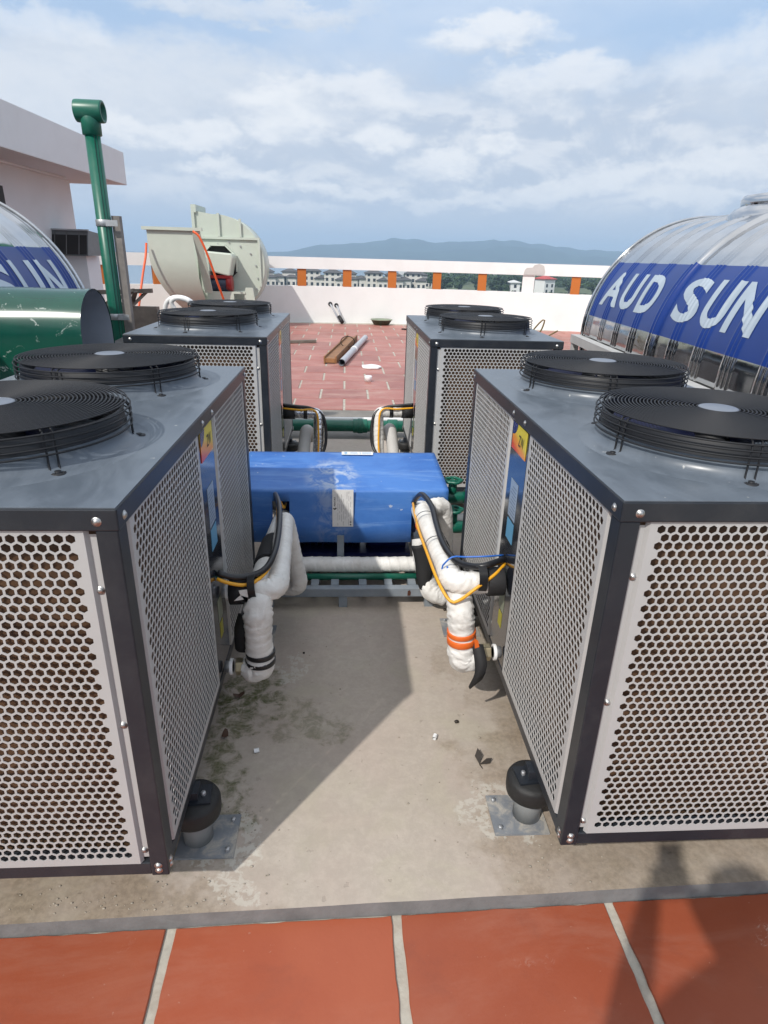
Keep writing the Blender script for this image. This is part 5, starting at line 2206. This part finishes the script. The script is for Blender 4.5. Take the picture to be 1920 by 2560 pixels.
for k in range(5):
    a = random.uniform(-0.25, 0.25)
    mb = MB()
    mb.bar((-3.05 + 0.09 * k, 8.3 + a, 0.98), (-2.80 + 0.07 * k, 8.4 - a, 1.16), 0.05, 0.025)
    part('plank', mb, M_wood, tp)

# ------------------------------------------------------------------ things lying on the far tiles and by the wall
FZ = -0.0395
mb = MB()
a, b2 = Vector((-0.30, 10.50, FZ)), Vector((0.10, 13.60, FZ))
d = (b2 - a)
for (off, w, h, lift) in ((0.0, 0.20, 0.012, 0.012),):
    mb.bar(a + Vector((0, 0, 0.05)), b2 + Vector((0, 0, 0.05)), 0.17, 0.07)
mb.bar(a + Vector((-0.09, 0.0, 0.06)), b2 + Vector((-0.09, 0, 0.06)), 0.02, 0.12)
mb.bar(a + Vector((0.10, 0.0, 0.06)), b2 + Vector((0.10, 0, 0.06)), 0.02, 0.12)
o = part('channel', mb, mat('brown_channel', (0.24, 0.115, 0.045), 0.6, var=0.3, vscale=3))
tag(o, 'brown rusty channel lying on the far red tiles', 'channel')
mb = MB()
mb.tube([(-0.10, 10.25, FZ + 0.06), (0.38, 13.65, FZ + 0.06)], 0.056, 20, cap=False)
mb.tube([(-0.10, 10.25, FZ + 0.06), (0.38, 13.65, FZ + 0.06)], 0.048, 20, cap=False)
o = part('pvc_pipe', mb, M_pvc)
tag(o, 'grey plastic pipe length lying beside the brown channel on red tiles', 'pipe')
band(o, (0.11, 11.74, FZ + 0.06), (0.13, 11.86, FZ + 0.06), 0.062, M_whiteplastic, 'joint_ring')
mb = MB()
mb.tube([(0.0 + 0.13 * math.cos(2 * PI * k / 24), 12.1, 0.12 + 0.10 * math.sin(2 * PI * k / 24)) for k in range(24)], 0.008, 6, closed=True)
o = part('wire_loop', mb, M_leafdead)
tag(o, 'thin dark wire loop standing over the brown channel', 'wire')
mb = MB()
mb.prism([(-0.15, -0.05), (-0.05, -0.10), (0.10, -0.08), (0.16, 0.0), (0.08, 0.09), (0.0, 0.12), (-0.10, 0.07), (-0.16, 0.06)],
         axes((1, 0, 0), (0, 1.6, 0), (0, 0, 1), (0.385, 10.15, FZ + 0.002)), 0.03)
o = part('paper_scrap', mb, M_paper, bevel=0.008)
tag(o, 'crumpled white paper scrap on the far red tiles', 'paper')
mb = MB()
mb.lathe([(0.001, 0.0), (0.04, 0.0), (0.055, 0.08), (0.05, 0.085), (0.001, 0.07)], 18, Matrix.Translation((0.29, 8.95, FZ)))
o = part('plastic_cup', mb, M_paper)
tag(o, 'small white cup on the red tiles nearest the concrete', 'cup')
mb = MB()
mb.bar((-1.25, 12.95, FZ + 0.03), (-0.65, 13.15, FZ + 0.03), 0.10, 0.05)
o = part('timber_piece', mb, M_wood)
tag(o, 'grey flat timber piece lying next to the rear left cabinet', 'timber')
mb = MB()
mb.cyl((1.35, 15.9, FZ + 0.02), (2.6, 15.3, FZ + 0.02), 0.018, 8)
o = part('steel_rod', mb, M_leafdead)
tag(o, 'thin dark rod lying on far tiles near the bowl', 'rod')
mb = MB()
mb.lathe([(0.001, 0.0), (0.19, 0.0), (0.215, 0.03), (0.275, 0.125)], 32, Matrix.Translation((0.90, 17.0, FZ)))
o = part('bowl', mb, M_bowl)
tag(o, 'dark green plastic basin on the tiles against the white wall', 'basin')
mb = MB()
mb.lathe([(0.272, 0.120), (0.295, 0.135), (0.290, 0.142), (0.262, 0.128), (0.205, 0.04), (0.001, 0.02)], 32, Matrix.Translation((0.90, 17.0, FZ)))
part('rim', mb, M_bowl2, o)
dp = thing('drain_pipes', 'pair of thin drain pipes leaning from holes in the white parapet', 'pipes')
for k, (xa, za, xb) in enumerate(((-0.45, 0.43, -0.20), (-0.29, 0.40, -0.13))):
    ytop = ARC_C.y + math.sqrt(ARC_R ** 2 - (xa - ARC_C.x) ** 2)
    mb = MB()
    mb.tube([(xa, ytop - 0.02, za), (xa + 0.05, ytop - 0.05, za - 0.08), (xb, 17.0, 0.02)], 0.022, 10)
    part('pipe', mb, M_pvc, dp)
    mb = MB()
    mb.cyl((xa, ytop + 0.01, za), (xa, ytop - 0.02, za), 0.055, 18)
    part('wall_sleeve', mb, M_darkvoid, dp)
mb = MB()
mb.cyl((-0.22, 17.08, 0.14), (-0.12, 16.96, 0.0), 0.05, 14)
part('foot_socket', mb, M_rubber, dp)

# ------------------------------------------------------------------ small debris on the plinth
def pebble_mesh(seed):
    b = MB()
    for j in range(5):
        th = PI * j / 4
        for k in range(8):
            a = 2 * PI * k / 8
            d = Vector((math.sin(th) * math.cos(a), math.sin(th) * math.sin(a), math.cos(th)))
            d *= 1 + 0.25 * noise.noise(d * 1.4 + Vector((seed, 0, 0)))
            b.v.append((d.x, d.y * 0.8, d.z * 0.6 + 0.55))
    for j in range(4):
        for k in range(8):
            k2 = (k + 1) % 8
            b.face((j * 8 + k, j * 8 + k2, (j + 1) * 8 + k2, (j + 1) * 8 + k), True)
    return b


pm_ = [pebble_mesh(s).mesh('pebble', M_pebble) for s in (1.0, 5.0, 9.0)]
dark_pebble = pebble_mesh(3.0).mesh('pebble', M_leafdead)


def small(name, me, loc, sc_, label, cat, group=None, rz=0.0):
    o = bpy.data.objects.new(name, me)
    COL.objects.link(o)
    o.location = loc
    o.scale = (sc_, sc_, sc_)
    o.rotation_euler = (0, 0, rz)
    tag(o, label, cat, group)
    return o


small('pebble', dark_pebble, (0.391, 1.853, 0), 0.010, 'black pebble on sunlit concrete below the right wrapped elbow', 'pebble')
small('pebble', dark_pebble, (0.466, 2.66, 0), 0.010, 'black pebble close to the right leg of the steel frame', 'pebble')
small('pebble', dark_pebble, (-0.215, 2.31, 0), 0.006, 'tiny dark pebble in shade behind the left wrapped pipe', 'pebble')
b = MB()
b.cyl((-0.008, 0, 0.008), (0.010, 0.004, 0.008), 0.008, 14, cap=False)
b.cyl((-0.008, 0, 0.008), (0.010, 0.004, 0.008), 0.0062, 14, cap=False)
stub = b.mesh('plastic_stub', M_whiteplastic)
small('plastic_stub', stub, (0.298, 1.77, 0), 1.0, 'white plastic tube offcut lying on the sunlit concrete', 'plastic offcut', rz=1.0)
small('plastic_stub', stub, (-0.345, 1.72, 0), 1.0, 'white plastic tube offcut lying on mossy shaded concrete', 'plastic offcut')
b = MB()
b.prism([(0, 0), (0.014, 0.03), (0.002, 0.055), (-0.012, 0.03)], axes((1, 0, 0.2), (0, 1, 0.4), (0, -0.4, 1), (0, 0, 0.002)), 0.001)
b.prism([(0, 0), (0.03, 0.008), (0.046, 0.0), (0.03, -0.012)], axes((1, 0.3, 0.3), (-0.3, 1, 0.1), (-0.3, 0, 1), (0, 0, 0.002)), 0.001)
b.cyl((0.0, 0, 0.002), (0.006, -0.02, 0.004), 0.0015, 6)
small('dead_leaf', b.mesh('dead_leaf', M_leafdead), (0.437, 1.640, 0), 1.0, 'curled black dead leaf on concrete near the right mount', 'leaf')
for k, (x, y, rz) in enumerate(((-0.452, 2.02, 0.3), (-0.468, 1.80, 1.5))):
    b = MB()
    for q in range(5):
        t0 = -0.02 + 0.01 * q
        b.v.extend([(t0, -0.011 * math.sin(PI * (q + 0.4) / 5), 0.004 + 0.010 * abs(q - 2) / 2), (t0, 0.011 * math.sin(PI * (q + 0.4) / 5), 0.004 + 0.014 * abs(q - 2) / 2)])
    for q in range(4):
        b.face((2 * q, 2 * q + 2, 2 * q + 3, 2 * q + 1), True)
    small('dead_leaf', b.mesh('dead_leaf', mat('brown_leaf', (0.07, 0.035, 0.02), 0.7)), (x, y, 0.002), 1.1,
          ('brown curled leaf under the left cabinet by its bottom screws', 'brown curled leaf on moss nearer the camera beside left cabinet')[k], 'leaf', rz=rz)
random.seed(21)
grit = MB()
src = pebble_mesh(2.0)
for k in range(420):
    z = random.random()
    if z < 0.45:
        x, y = random.gauss(0.50, 0.11), random.gauss(1.36, 0.16)
    elif z < 0.75:
        x, y = random.gauss(-0.62, 0.22), random.gauss(1.17, 0.03)
    elif z < 0.86:
        x, y = random.gauss(-0.36, 0.06), random.gauss(1.36, 0.12)
    else:
        x, y = random.uniform(-0.4, 0.5), random.uniform(1.2, 2.6)
    if y < plinth_front(x) + 0.012:
        continue
    r = abs(random.gauss(0.0014, 0.0011)) + 0.0008
    i0 = len(grit.v)
    grit.v.extend([(x + vx * r, y + vy * r, vz * r - 0.0004) for vx, vy, vz in src.v])
    for f in src.f:
        grit.face([i0 + q for q in f], True)
o = part('grit', grit, M_pebble)
tag(o, 'scattered cement grit and small stones on the concrete', kind='stuff')

# ------------------------------------------------------------------ the photographer, whose shadow falls on the near tiles
def photographer():
    V, Ed, Rd, roots = [], [], [], []

    def chain(pts, start=None):
        prev = start
        if start is None:
            roots.append(len(V))
        for (p, r) in pts:
            V.append(tuple(p))
            Rd.append(r)
            if prev is not None:
                Ed.append((prev, len(V) - 1))
            prev = len(V) - 1
        return prev

    pel = chain([((0.07, -0.40, 0.98), (0.155, 0.115))])
    sp_ = chain([((0.07, -0.39, 1.14), (0.14, 0.105)), ((0.065, -0.35, 1.34), (0.165, 0.115)), ((0.06, -0.32, 1.48), (0.11, 0.085))], pel)
    nk = chain([((0.055, -0.29, 1.56), (0.058, 0.058)), ((0.05, -0.245, 1.63), (0.070, 0.075)), ((0.045, -0.225, 1.70), (0.078, 0.095)), ((0.045, -0.235, 1.765), (0.058, 0.07))], sp_)
    grip = Vector(M.translation) - _f * 0.0125 - _u * 0.088
    for sx in (-1, 1):
        gx = grip + _r * (0.052 * sx) - _f * 0.006
        chain([((0.06 + 0.17 * sx, -0.335, 1.45), (0.080, 0.075)), ((0.06 + 0.25 * sx, -0.25, 1.22), (0.066, 0.066)),
               (tuple(gx - _u * 0.10 + _r * (0.045 * sx) - _f * 0.05), (0.040, 0.036)), (tuple(gx - _u * 0.035 + _r * (0.012 * sx) - _f * 0.012), (0.032, 0.019)),
               (tuple(gx + _r * (0.004 * sx)), (0.030, 0.015))], sp_)
        chain([((0.07 + 0.095 * sx, -0.405, 0.90), (0.095, 0.095)), ((0.075 + 0.10 * sx, -0.385, 0.50), (0.062, 0.062)), ((0.075 + 0.105 * sx, -0.43, 0.07), (0.042, 0.042)),
               ((0.08 + 0.125 * sx, -0.29, 0.0), (0.040, 0.034))], pel)
        for k, dz in enumerate((0.030, 0.010, -0.011, -0.030)):
            b0 = gx + _u * dz
            ln = (0.9, 1.0, 0.95, 0.75)[k]
            chain([(tuple(b0 - _u * 0.006), (0.008, 0.008)), (tuple(b0 - _r * (0.006 * sx) + _f * 0.020), (0.0085, 0.0085)),
                   (tuple(b0 - _r * (0.020 * sx * ln) + _f * 0.026), (0.008, 0.008)), (tuple(b0 - _r * (0.036 * sx * ln) + _f * 0.022), (0.007, 0.007))])
        chain([(tuple(gx - _u * 0.02), (0.010, 0.010)), (tuple(gx + _u * 0.012 - _r * (0.012 * sx) - _f * 0.014), (0.0095, 0.0095)),
               (tuple(gx + _u * 0.034 - _r * (0.028 * sx) - _f * 0.006), (0.008, 0.008))])
    me = bpy.data.meshes.new('person')
    me.from_pydata(V, Ed, [])
    o = bpy.data.objects.new('person_base', me)
    COL.objects.link(o)
    o.modifiers.new('skin', 'SKIN')
    o.modifiers.new('sub', 'SUBSURF').levels = 2
    sk = me.skin_vertices[0].data
    for i_, r in enumerate(Rd):
        sk[i_].radius = r
        sk[i_].use_root = i_ in roots
    dg = bpy.context.evaluated_depsgraph_get()
    dg.update()
    body = bpy.data.meshes.new_from_object(o.evaluated_get(dg))
    bpy.data.objects.remove(o)
    body.name = 'person'
    body.materials.clear()
    for mm in (mat('skin', (0.42, 0.24, 0.16), 0.5), mat('grey_shirt', (0.16, 0.18, 0.21), 0.85, bump=0.3), mat('dark_trousers', (0.025, 0.027, 0.035), 0.85), mat('dark_shoes', (0.02, 0.018, 0.016), 0.5)):
        body.materials.append(mm)
    for p in body.polygons:
        c = p.center
        p.use_smooth = True
        if c.z < 0.055:
            p.material_index = 3
        elif c.z < 0.99:
            p.material_index = 2
        elif c.z > 1.545 and c.y < -0.1 or c.y > -0.20:
            p.material_index = 0
        else:
            p.material_index = 1
    o = link('person', body)
    tag(o, 'standing photographer in grey shirt and dark trousers, both hands holding up a phone', 'person')
    mb = MB()
    hm = Matrix.Translation((0.045, -0.248, 1.715)) @ Matrix.Rotation(R(12), 4, 'X')
    mb.lathe([(0.090, -0.05), (0.098, -0.01), (0.096, 0.03), (0.080, 0.068), (0.045, 0.090), (0.001, 0.096)], 24, hm)
    part('hair', mb, mat('black_hair', (0.012, 0.010, 0.009), 0.6), o)
    mb = MB()
    for sx in (-1, 1):
        mb.lathe([(0.001, 0.0), (0.007, 0.003), (0.009, 0.010)], 10, axes((1, 0, 0), (0, 0, -1), (0, -1, 0), (0.046 + 0.030 * sx, -0.132, 1.700)))
    part('eyes', mb, M_ink, o)
    mb = MB()
    mb.tube([(0.046, -0.135, 1.695), (0.046, -0.122, 1.672), (0.046, -0.134, 1.664)], 0.009, 8)
    part('nose', mb, MATS['skin'], o)
    mb = MB()
    mb.tube([(0.022, -0.150, 1.640), (0.046, -0.143, 1.637), (0.070, -0.150, 1.640)], 0.005, 6)
    part('mouth', mb, mat('lips', (0.30, 0.10, 0.08), 0.5), o)
    mb = MB()
    pc = Vector(M.translation) - _f * 0.0125 - _u * 0.052
    pmx = Matrix((_r, _u, _f)).transposed().to_4x4()
    pmx.translation = pc
    mb.obox(pmx, 0.076, 0.160, 0.0085)
    ph_ = part('phone', mb, mat('black_phone', (0.015, 0.015, 0.017), 0.3), bevel=0.003)
    tag(ph_, 'black phone held upright in the photographer\'s hands', 'phone')


photographer()

# ------------------------------------------------------------------ far houses and trees
def hip_roof(mb, x0, x1, y0, y1, z, h, ov=0.9):
    x0 -= ov
    x1 += ov
    y0 -= ov
    y1 += ov
    k = min(x1 - x0, y1 - y0) / 2
    if x1 - x0 >= y1 - y0:
        a, b = (x0 + k, (y0 + y1) / 2), (x1 - k, (y0 + y1) / 2)
    else:
        a, b = ((x0 + x1) / 2, y0 + k), ((x0 + x1) / 2, y1 - k)
    i = mb.pts([(x0, y0, z), (x1, y0, z), (x1, y1, z), (x0, y1, z), (a[0], a[1], z + h), (b[0], b[1], z + h)])
    if x1 - x0 >= y1 - y0:
        fs = ((0, 1, 5, 4), (1, 2, 5), (2, 3, 4, 5), (3, 0, 4), (3, 2, 1, 0))
    else:
        fs = ((0, 1, 4), (1, 2, 5, 4), (2, 3, 5), (3, 0, 4, 5), (3, 2, 1, 0))
    for f in fs:
        mb.face([i + q for q in f])
    mb.box(x0 + .2, x1 - .2, y0 + .2, y1 - .2, z - 0.35, z)


def villa(wings, label, wall_m, roof_m):
    t = thing('house', label, 'house', group='villas across the field')
    for (x0, x1, y0, y1, h, rh) in wings:
        mb = MB()
        mb.box(x0, x1, y0, y1, 0, h)
        wl = part('wall', mb, wall_m, t)
        mb = MB()
        hip_roof(mb, x0, x1, y0, y1, h, rh)
        part('roof', mb, roof_m, t)
        fl = 0.9
        while fl + 1.7 < h:
            nwin = max(1, int((x1 - x0) / 3.0))
            for k in range(nwin):
                xc = x0 + (x1 - x0) * (k + 0.5) / nwin
                mb = MB()
                mb.box(xc - 0.75, xc + 0.75, y0 - 0.03, y0 + 0.2, fl, fl + 1.8)
                part('window', mb, M_win, t)
            fl += 3.1
    return t


vA = villa([(-7, 1, 0, 9, 8.2, 2.2), (1, 7, -2, 6, 5.6, 1.8), (-4, 2, -3.2, 0, 5.2, 1.5)], 'tall cream villa with dark hip roofs left of the first orange post', M_cream, M_roof)
vB = villa([(-5, 5, 0, 9, 8.8, 2.4), (-9, -5, 1, 7, 5.6, 1.6), (2, 8, -2.5, 3, 5.0, 1.5)], 'broad cream villa with stepped dark roofs right of the first orange post', M_cream, M_roof)
vill = [(-44, 398, vA), (-40.5 + 9, 402, vA), (-33 + 12.5, 399, vB), (-8, 396, vB), (-11 + 16, 402, vA), (17, 398, vB), (32, 400, vA), (41, 404, vB), (-56, 404, vB),
        (-67, 400, vA), (52, 430, vA)]
labs = ['cream villa seen next to the blower edge, dark hip roof', 'narrow cream villa left of the first orange post right of blower', 'cream villa partly hidden by first orange post',
        'largest cream villa in the gap between first two orange posts', 'cream villa just left of the second orange post', 'cream villa behind the second orange post',
        'cream villa right of the second orange post', 'last cream villa before the trees begin', 'cream villa behind the blower edge', 'villa hidden mostly by the blower', 'dark roofed back row villa beside the trees']
first = {}
for (x, y, src_), lb in zip(vill, labs):
    if src_.name in first:
        h = copy_tree(src_)
    else:
        h = src_
        first[src_.name] = 1
    h.location = (x, y, GZ)
    h.rotation_euler = (0, 0, random.uniform(-0.15, 0.15))
    h.scale = (1, 1, random.uniform(0.93, 1.03))
    h['label'] = lb
hw = villa([(-2.6, 2.6, 0, 8, 6.8, 1.2)], 'small plain white house with one dark arch among the trees', mat('white_render', (0.72, 0.72, 0.70), 0.8), mat('pale_roof', (0.55, 0.55, 0.53), 0.7))
hw.location = (93.5, 360, GZ)
hy = villa([(-3.5, 3.5, 0, 6, 5.8, 0.8)], 'low cream house with a flat pale roof among the trees', mat('yellow_render', (0.62, 0.55, 0.40), 0.8), mat('beige_roof', (0.5, 0.45, 0.38), 0.7))
hy.location = (99, 372, GZ)
hr = villa([(-4.2, 4.2, 0, 8, 8.6, 2.0)], 'white house with a bright red hip roof beyond the parapet', MATS['white_render'], M_redroof)
hr.location = (119, 380, GZ)
hr.rotation_euler = (0, 0, 0.5)
for hh in (hw, hy, hr):
    hh['group'] = 'houses among the trees'


def leaf_blob(b, c, rad, n, size, rnd):
    for _ in range(n):
        while True:
            p = Vector((rnd.uniform(-1, 1), rnd.uniform(-1, 1), rnd.uniform(-1, 1)))
            if p.length < 1 and p.length > 0.35:
                break
        p = Vector((p.x * rad[0], p.y * rad[1], p.z * rad[2])) + Vector(c)
        s_ = size * rnd.uniform(0.6, 1.4)
        q = Vector((rnd.gauss(0, 1), rnd.gauss(0, 1), rnd.gauss(0, 1))).normalized()
        u = q.orthogonal().normalized() * s_
        v = q.cross(u)
        i = b.pts((p - u - v * 0.6, p + u * 0.9 - v, p + u + v * 0.7, p - u * 0.8 + v))
        b.face((i, i + 1, i + 2, i + 3))


rt = random.Random(5)


def tree(kind):
    t = thing('tree', 'tree', 'tree', group='trees beyond the parapet')
    mb = MB()
    hh = (4.5, 5.2, 3.6)[kind]
    mb.lathe([(0.32, 0), (0.24, hh * 0.5), (0.12, hh * 1.1)], 7)
    for k in range(4):
        a = k * 1.6
        mb.cyl((0, 0, hh * 0.55), (1.6 * math.cos(a), 1.6 * math.sin(a), hh * 1.05), 0.11, 5, 0.04)
    part('trunk', mb, M_bark, t)
    mb = MB()
    for k in range(9):
        a = rt.uniform(0, 2 * PI)
        r = rt.uniform(0.3, 2.2)
        leaf_blob(mb, (r * math.cos(a), r * math.sin(a), hh + rt.uniform(-0.8, 2.6) - 0.3 * r), (1.7, 1.7, 1.15), 70, 0.36, rt)
    part('crown', mb, M_leaf, t, fixn=False)
    return t


protos = [tree(0), tree(1), tree(2)]
spots = []
for k in range(34):
    x = rt.uniform(44, 165)
    y = rt.uniform(330, 470)
    spots.append((x * y / 400, y))
spots.sort(key=lambda p: p[0] / p[1])
placed = []
for k, (x, y) in enumerate(spots):
    t = protos[k] if k < 3 else copy_tree(protos[k % 3])
    for (hx, hyy) in ((93.5, 360), (99, 372), (119, 380)):
        if abs(x / y - hx / hyy) < 0.017 and y < hyy:
            y = hyy + 25 + rt.uniform(0, 30)
            x = x / 1.0
    t.location = (x, y, GZ)
    s_ = rt.uniform(0.75, 1.25)
    t.scale = (s_ * 1.15, s_ * 1.15, s_)
    t.rotation_euler = (0, 0, rt.uniform(0, 6))
    placed.append((t.location.x / t.location.y, k % 3, t))
ORD = ['first', 'second', 'third', 'fourth', 'fifth', 'sixth', 'seventh', 'eighth', 'ninth', 'tenth', 'eleventh', 'twelfth', 'thirteenth']
placed.sort(key=lambda q: q[0])
cnt = [0, 0, 0]
for _, kd, t in placed:
    t['label'] = '%s %s from the left among those beyond the parapet' % (ORD[min(12, cnt[kd])], ('mid green tree', 'taller green tree', 'low bushy tree')[kd])
    cnt[kd] += 1
mb = MB()
for k in range(420):
    y = rt.uniform(480, 620)
    x = rt.uniform(40, 260) * y / 450
    leaf_blob(mb, (x, y, GZ + rt.uniform(0.5, 6.5 + 2.0 * noise.noise(Vector((x * .03, y * .03, 0))))), (4.5, 4.5, 2.6), 30, 1.0, rt)
for k in range(160):
    y = rt.uniform(290, 345)
    x = rt.uniform(50, 170) * y / 400
    leaf_blob(mb, (x, y, GZ + rt.uniform(0.2, 2.2)), (3.0, 3.0, 1.3), 34, 0.5, rt)
o = part('far_woods', mb, M_leaf, fixn=False)
tag(o, 'mass of dark green woods and scrub behind the single trees', kind='stuff')
# far low town along the river
mb = MB()
for k in range(60):
    w_, h_ = rt.uniform(8, 22), rt.uniform(5, 12)
    x, y = rt.uniform(60, 520), rt.uniform(650, 790)
    mb.box(x - w_ / 2, x + w_ / 2, y, y + 10, GZ, GZ + h_)
o = part('distant_town', mb, mat('far_pale_render', (0.6, 0.59, 0.57), 0.85))
tag(o, 'pale far off town by the river seen over the trees', kind='stuff')

# ------------------------------------------------------------------ haze
mb = MB()
mb.box(-3400, 4400, -600, 4760, GZ - 1.5, 122)
m = bpy.data.materials.new('haze')
m.use_nodes = True
T = NT(m.node_tree)
T.n.clear()
out = T.add('ShaderNodeOutputMaterial')
pv = T.add('ShaderNodeVolumePrincipled')
pv.inputs['Color'].default_value = (0.54, 0.76, 1.0, 1)
pv.inputs['Density'].default_value = 0.00036
pv.inputs['Anisotropy'].default_value = 0.0
T.l.new(pv.outputs[0], out.inputs['Volume'])
o = part('haze', mb, m)
tag(o, 'thin blue haze in the air', kind='stuff')
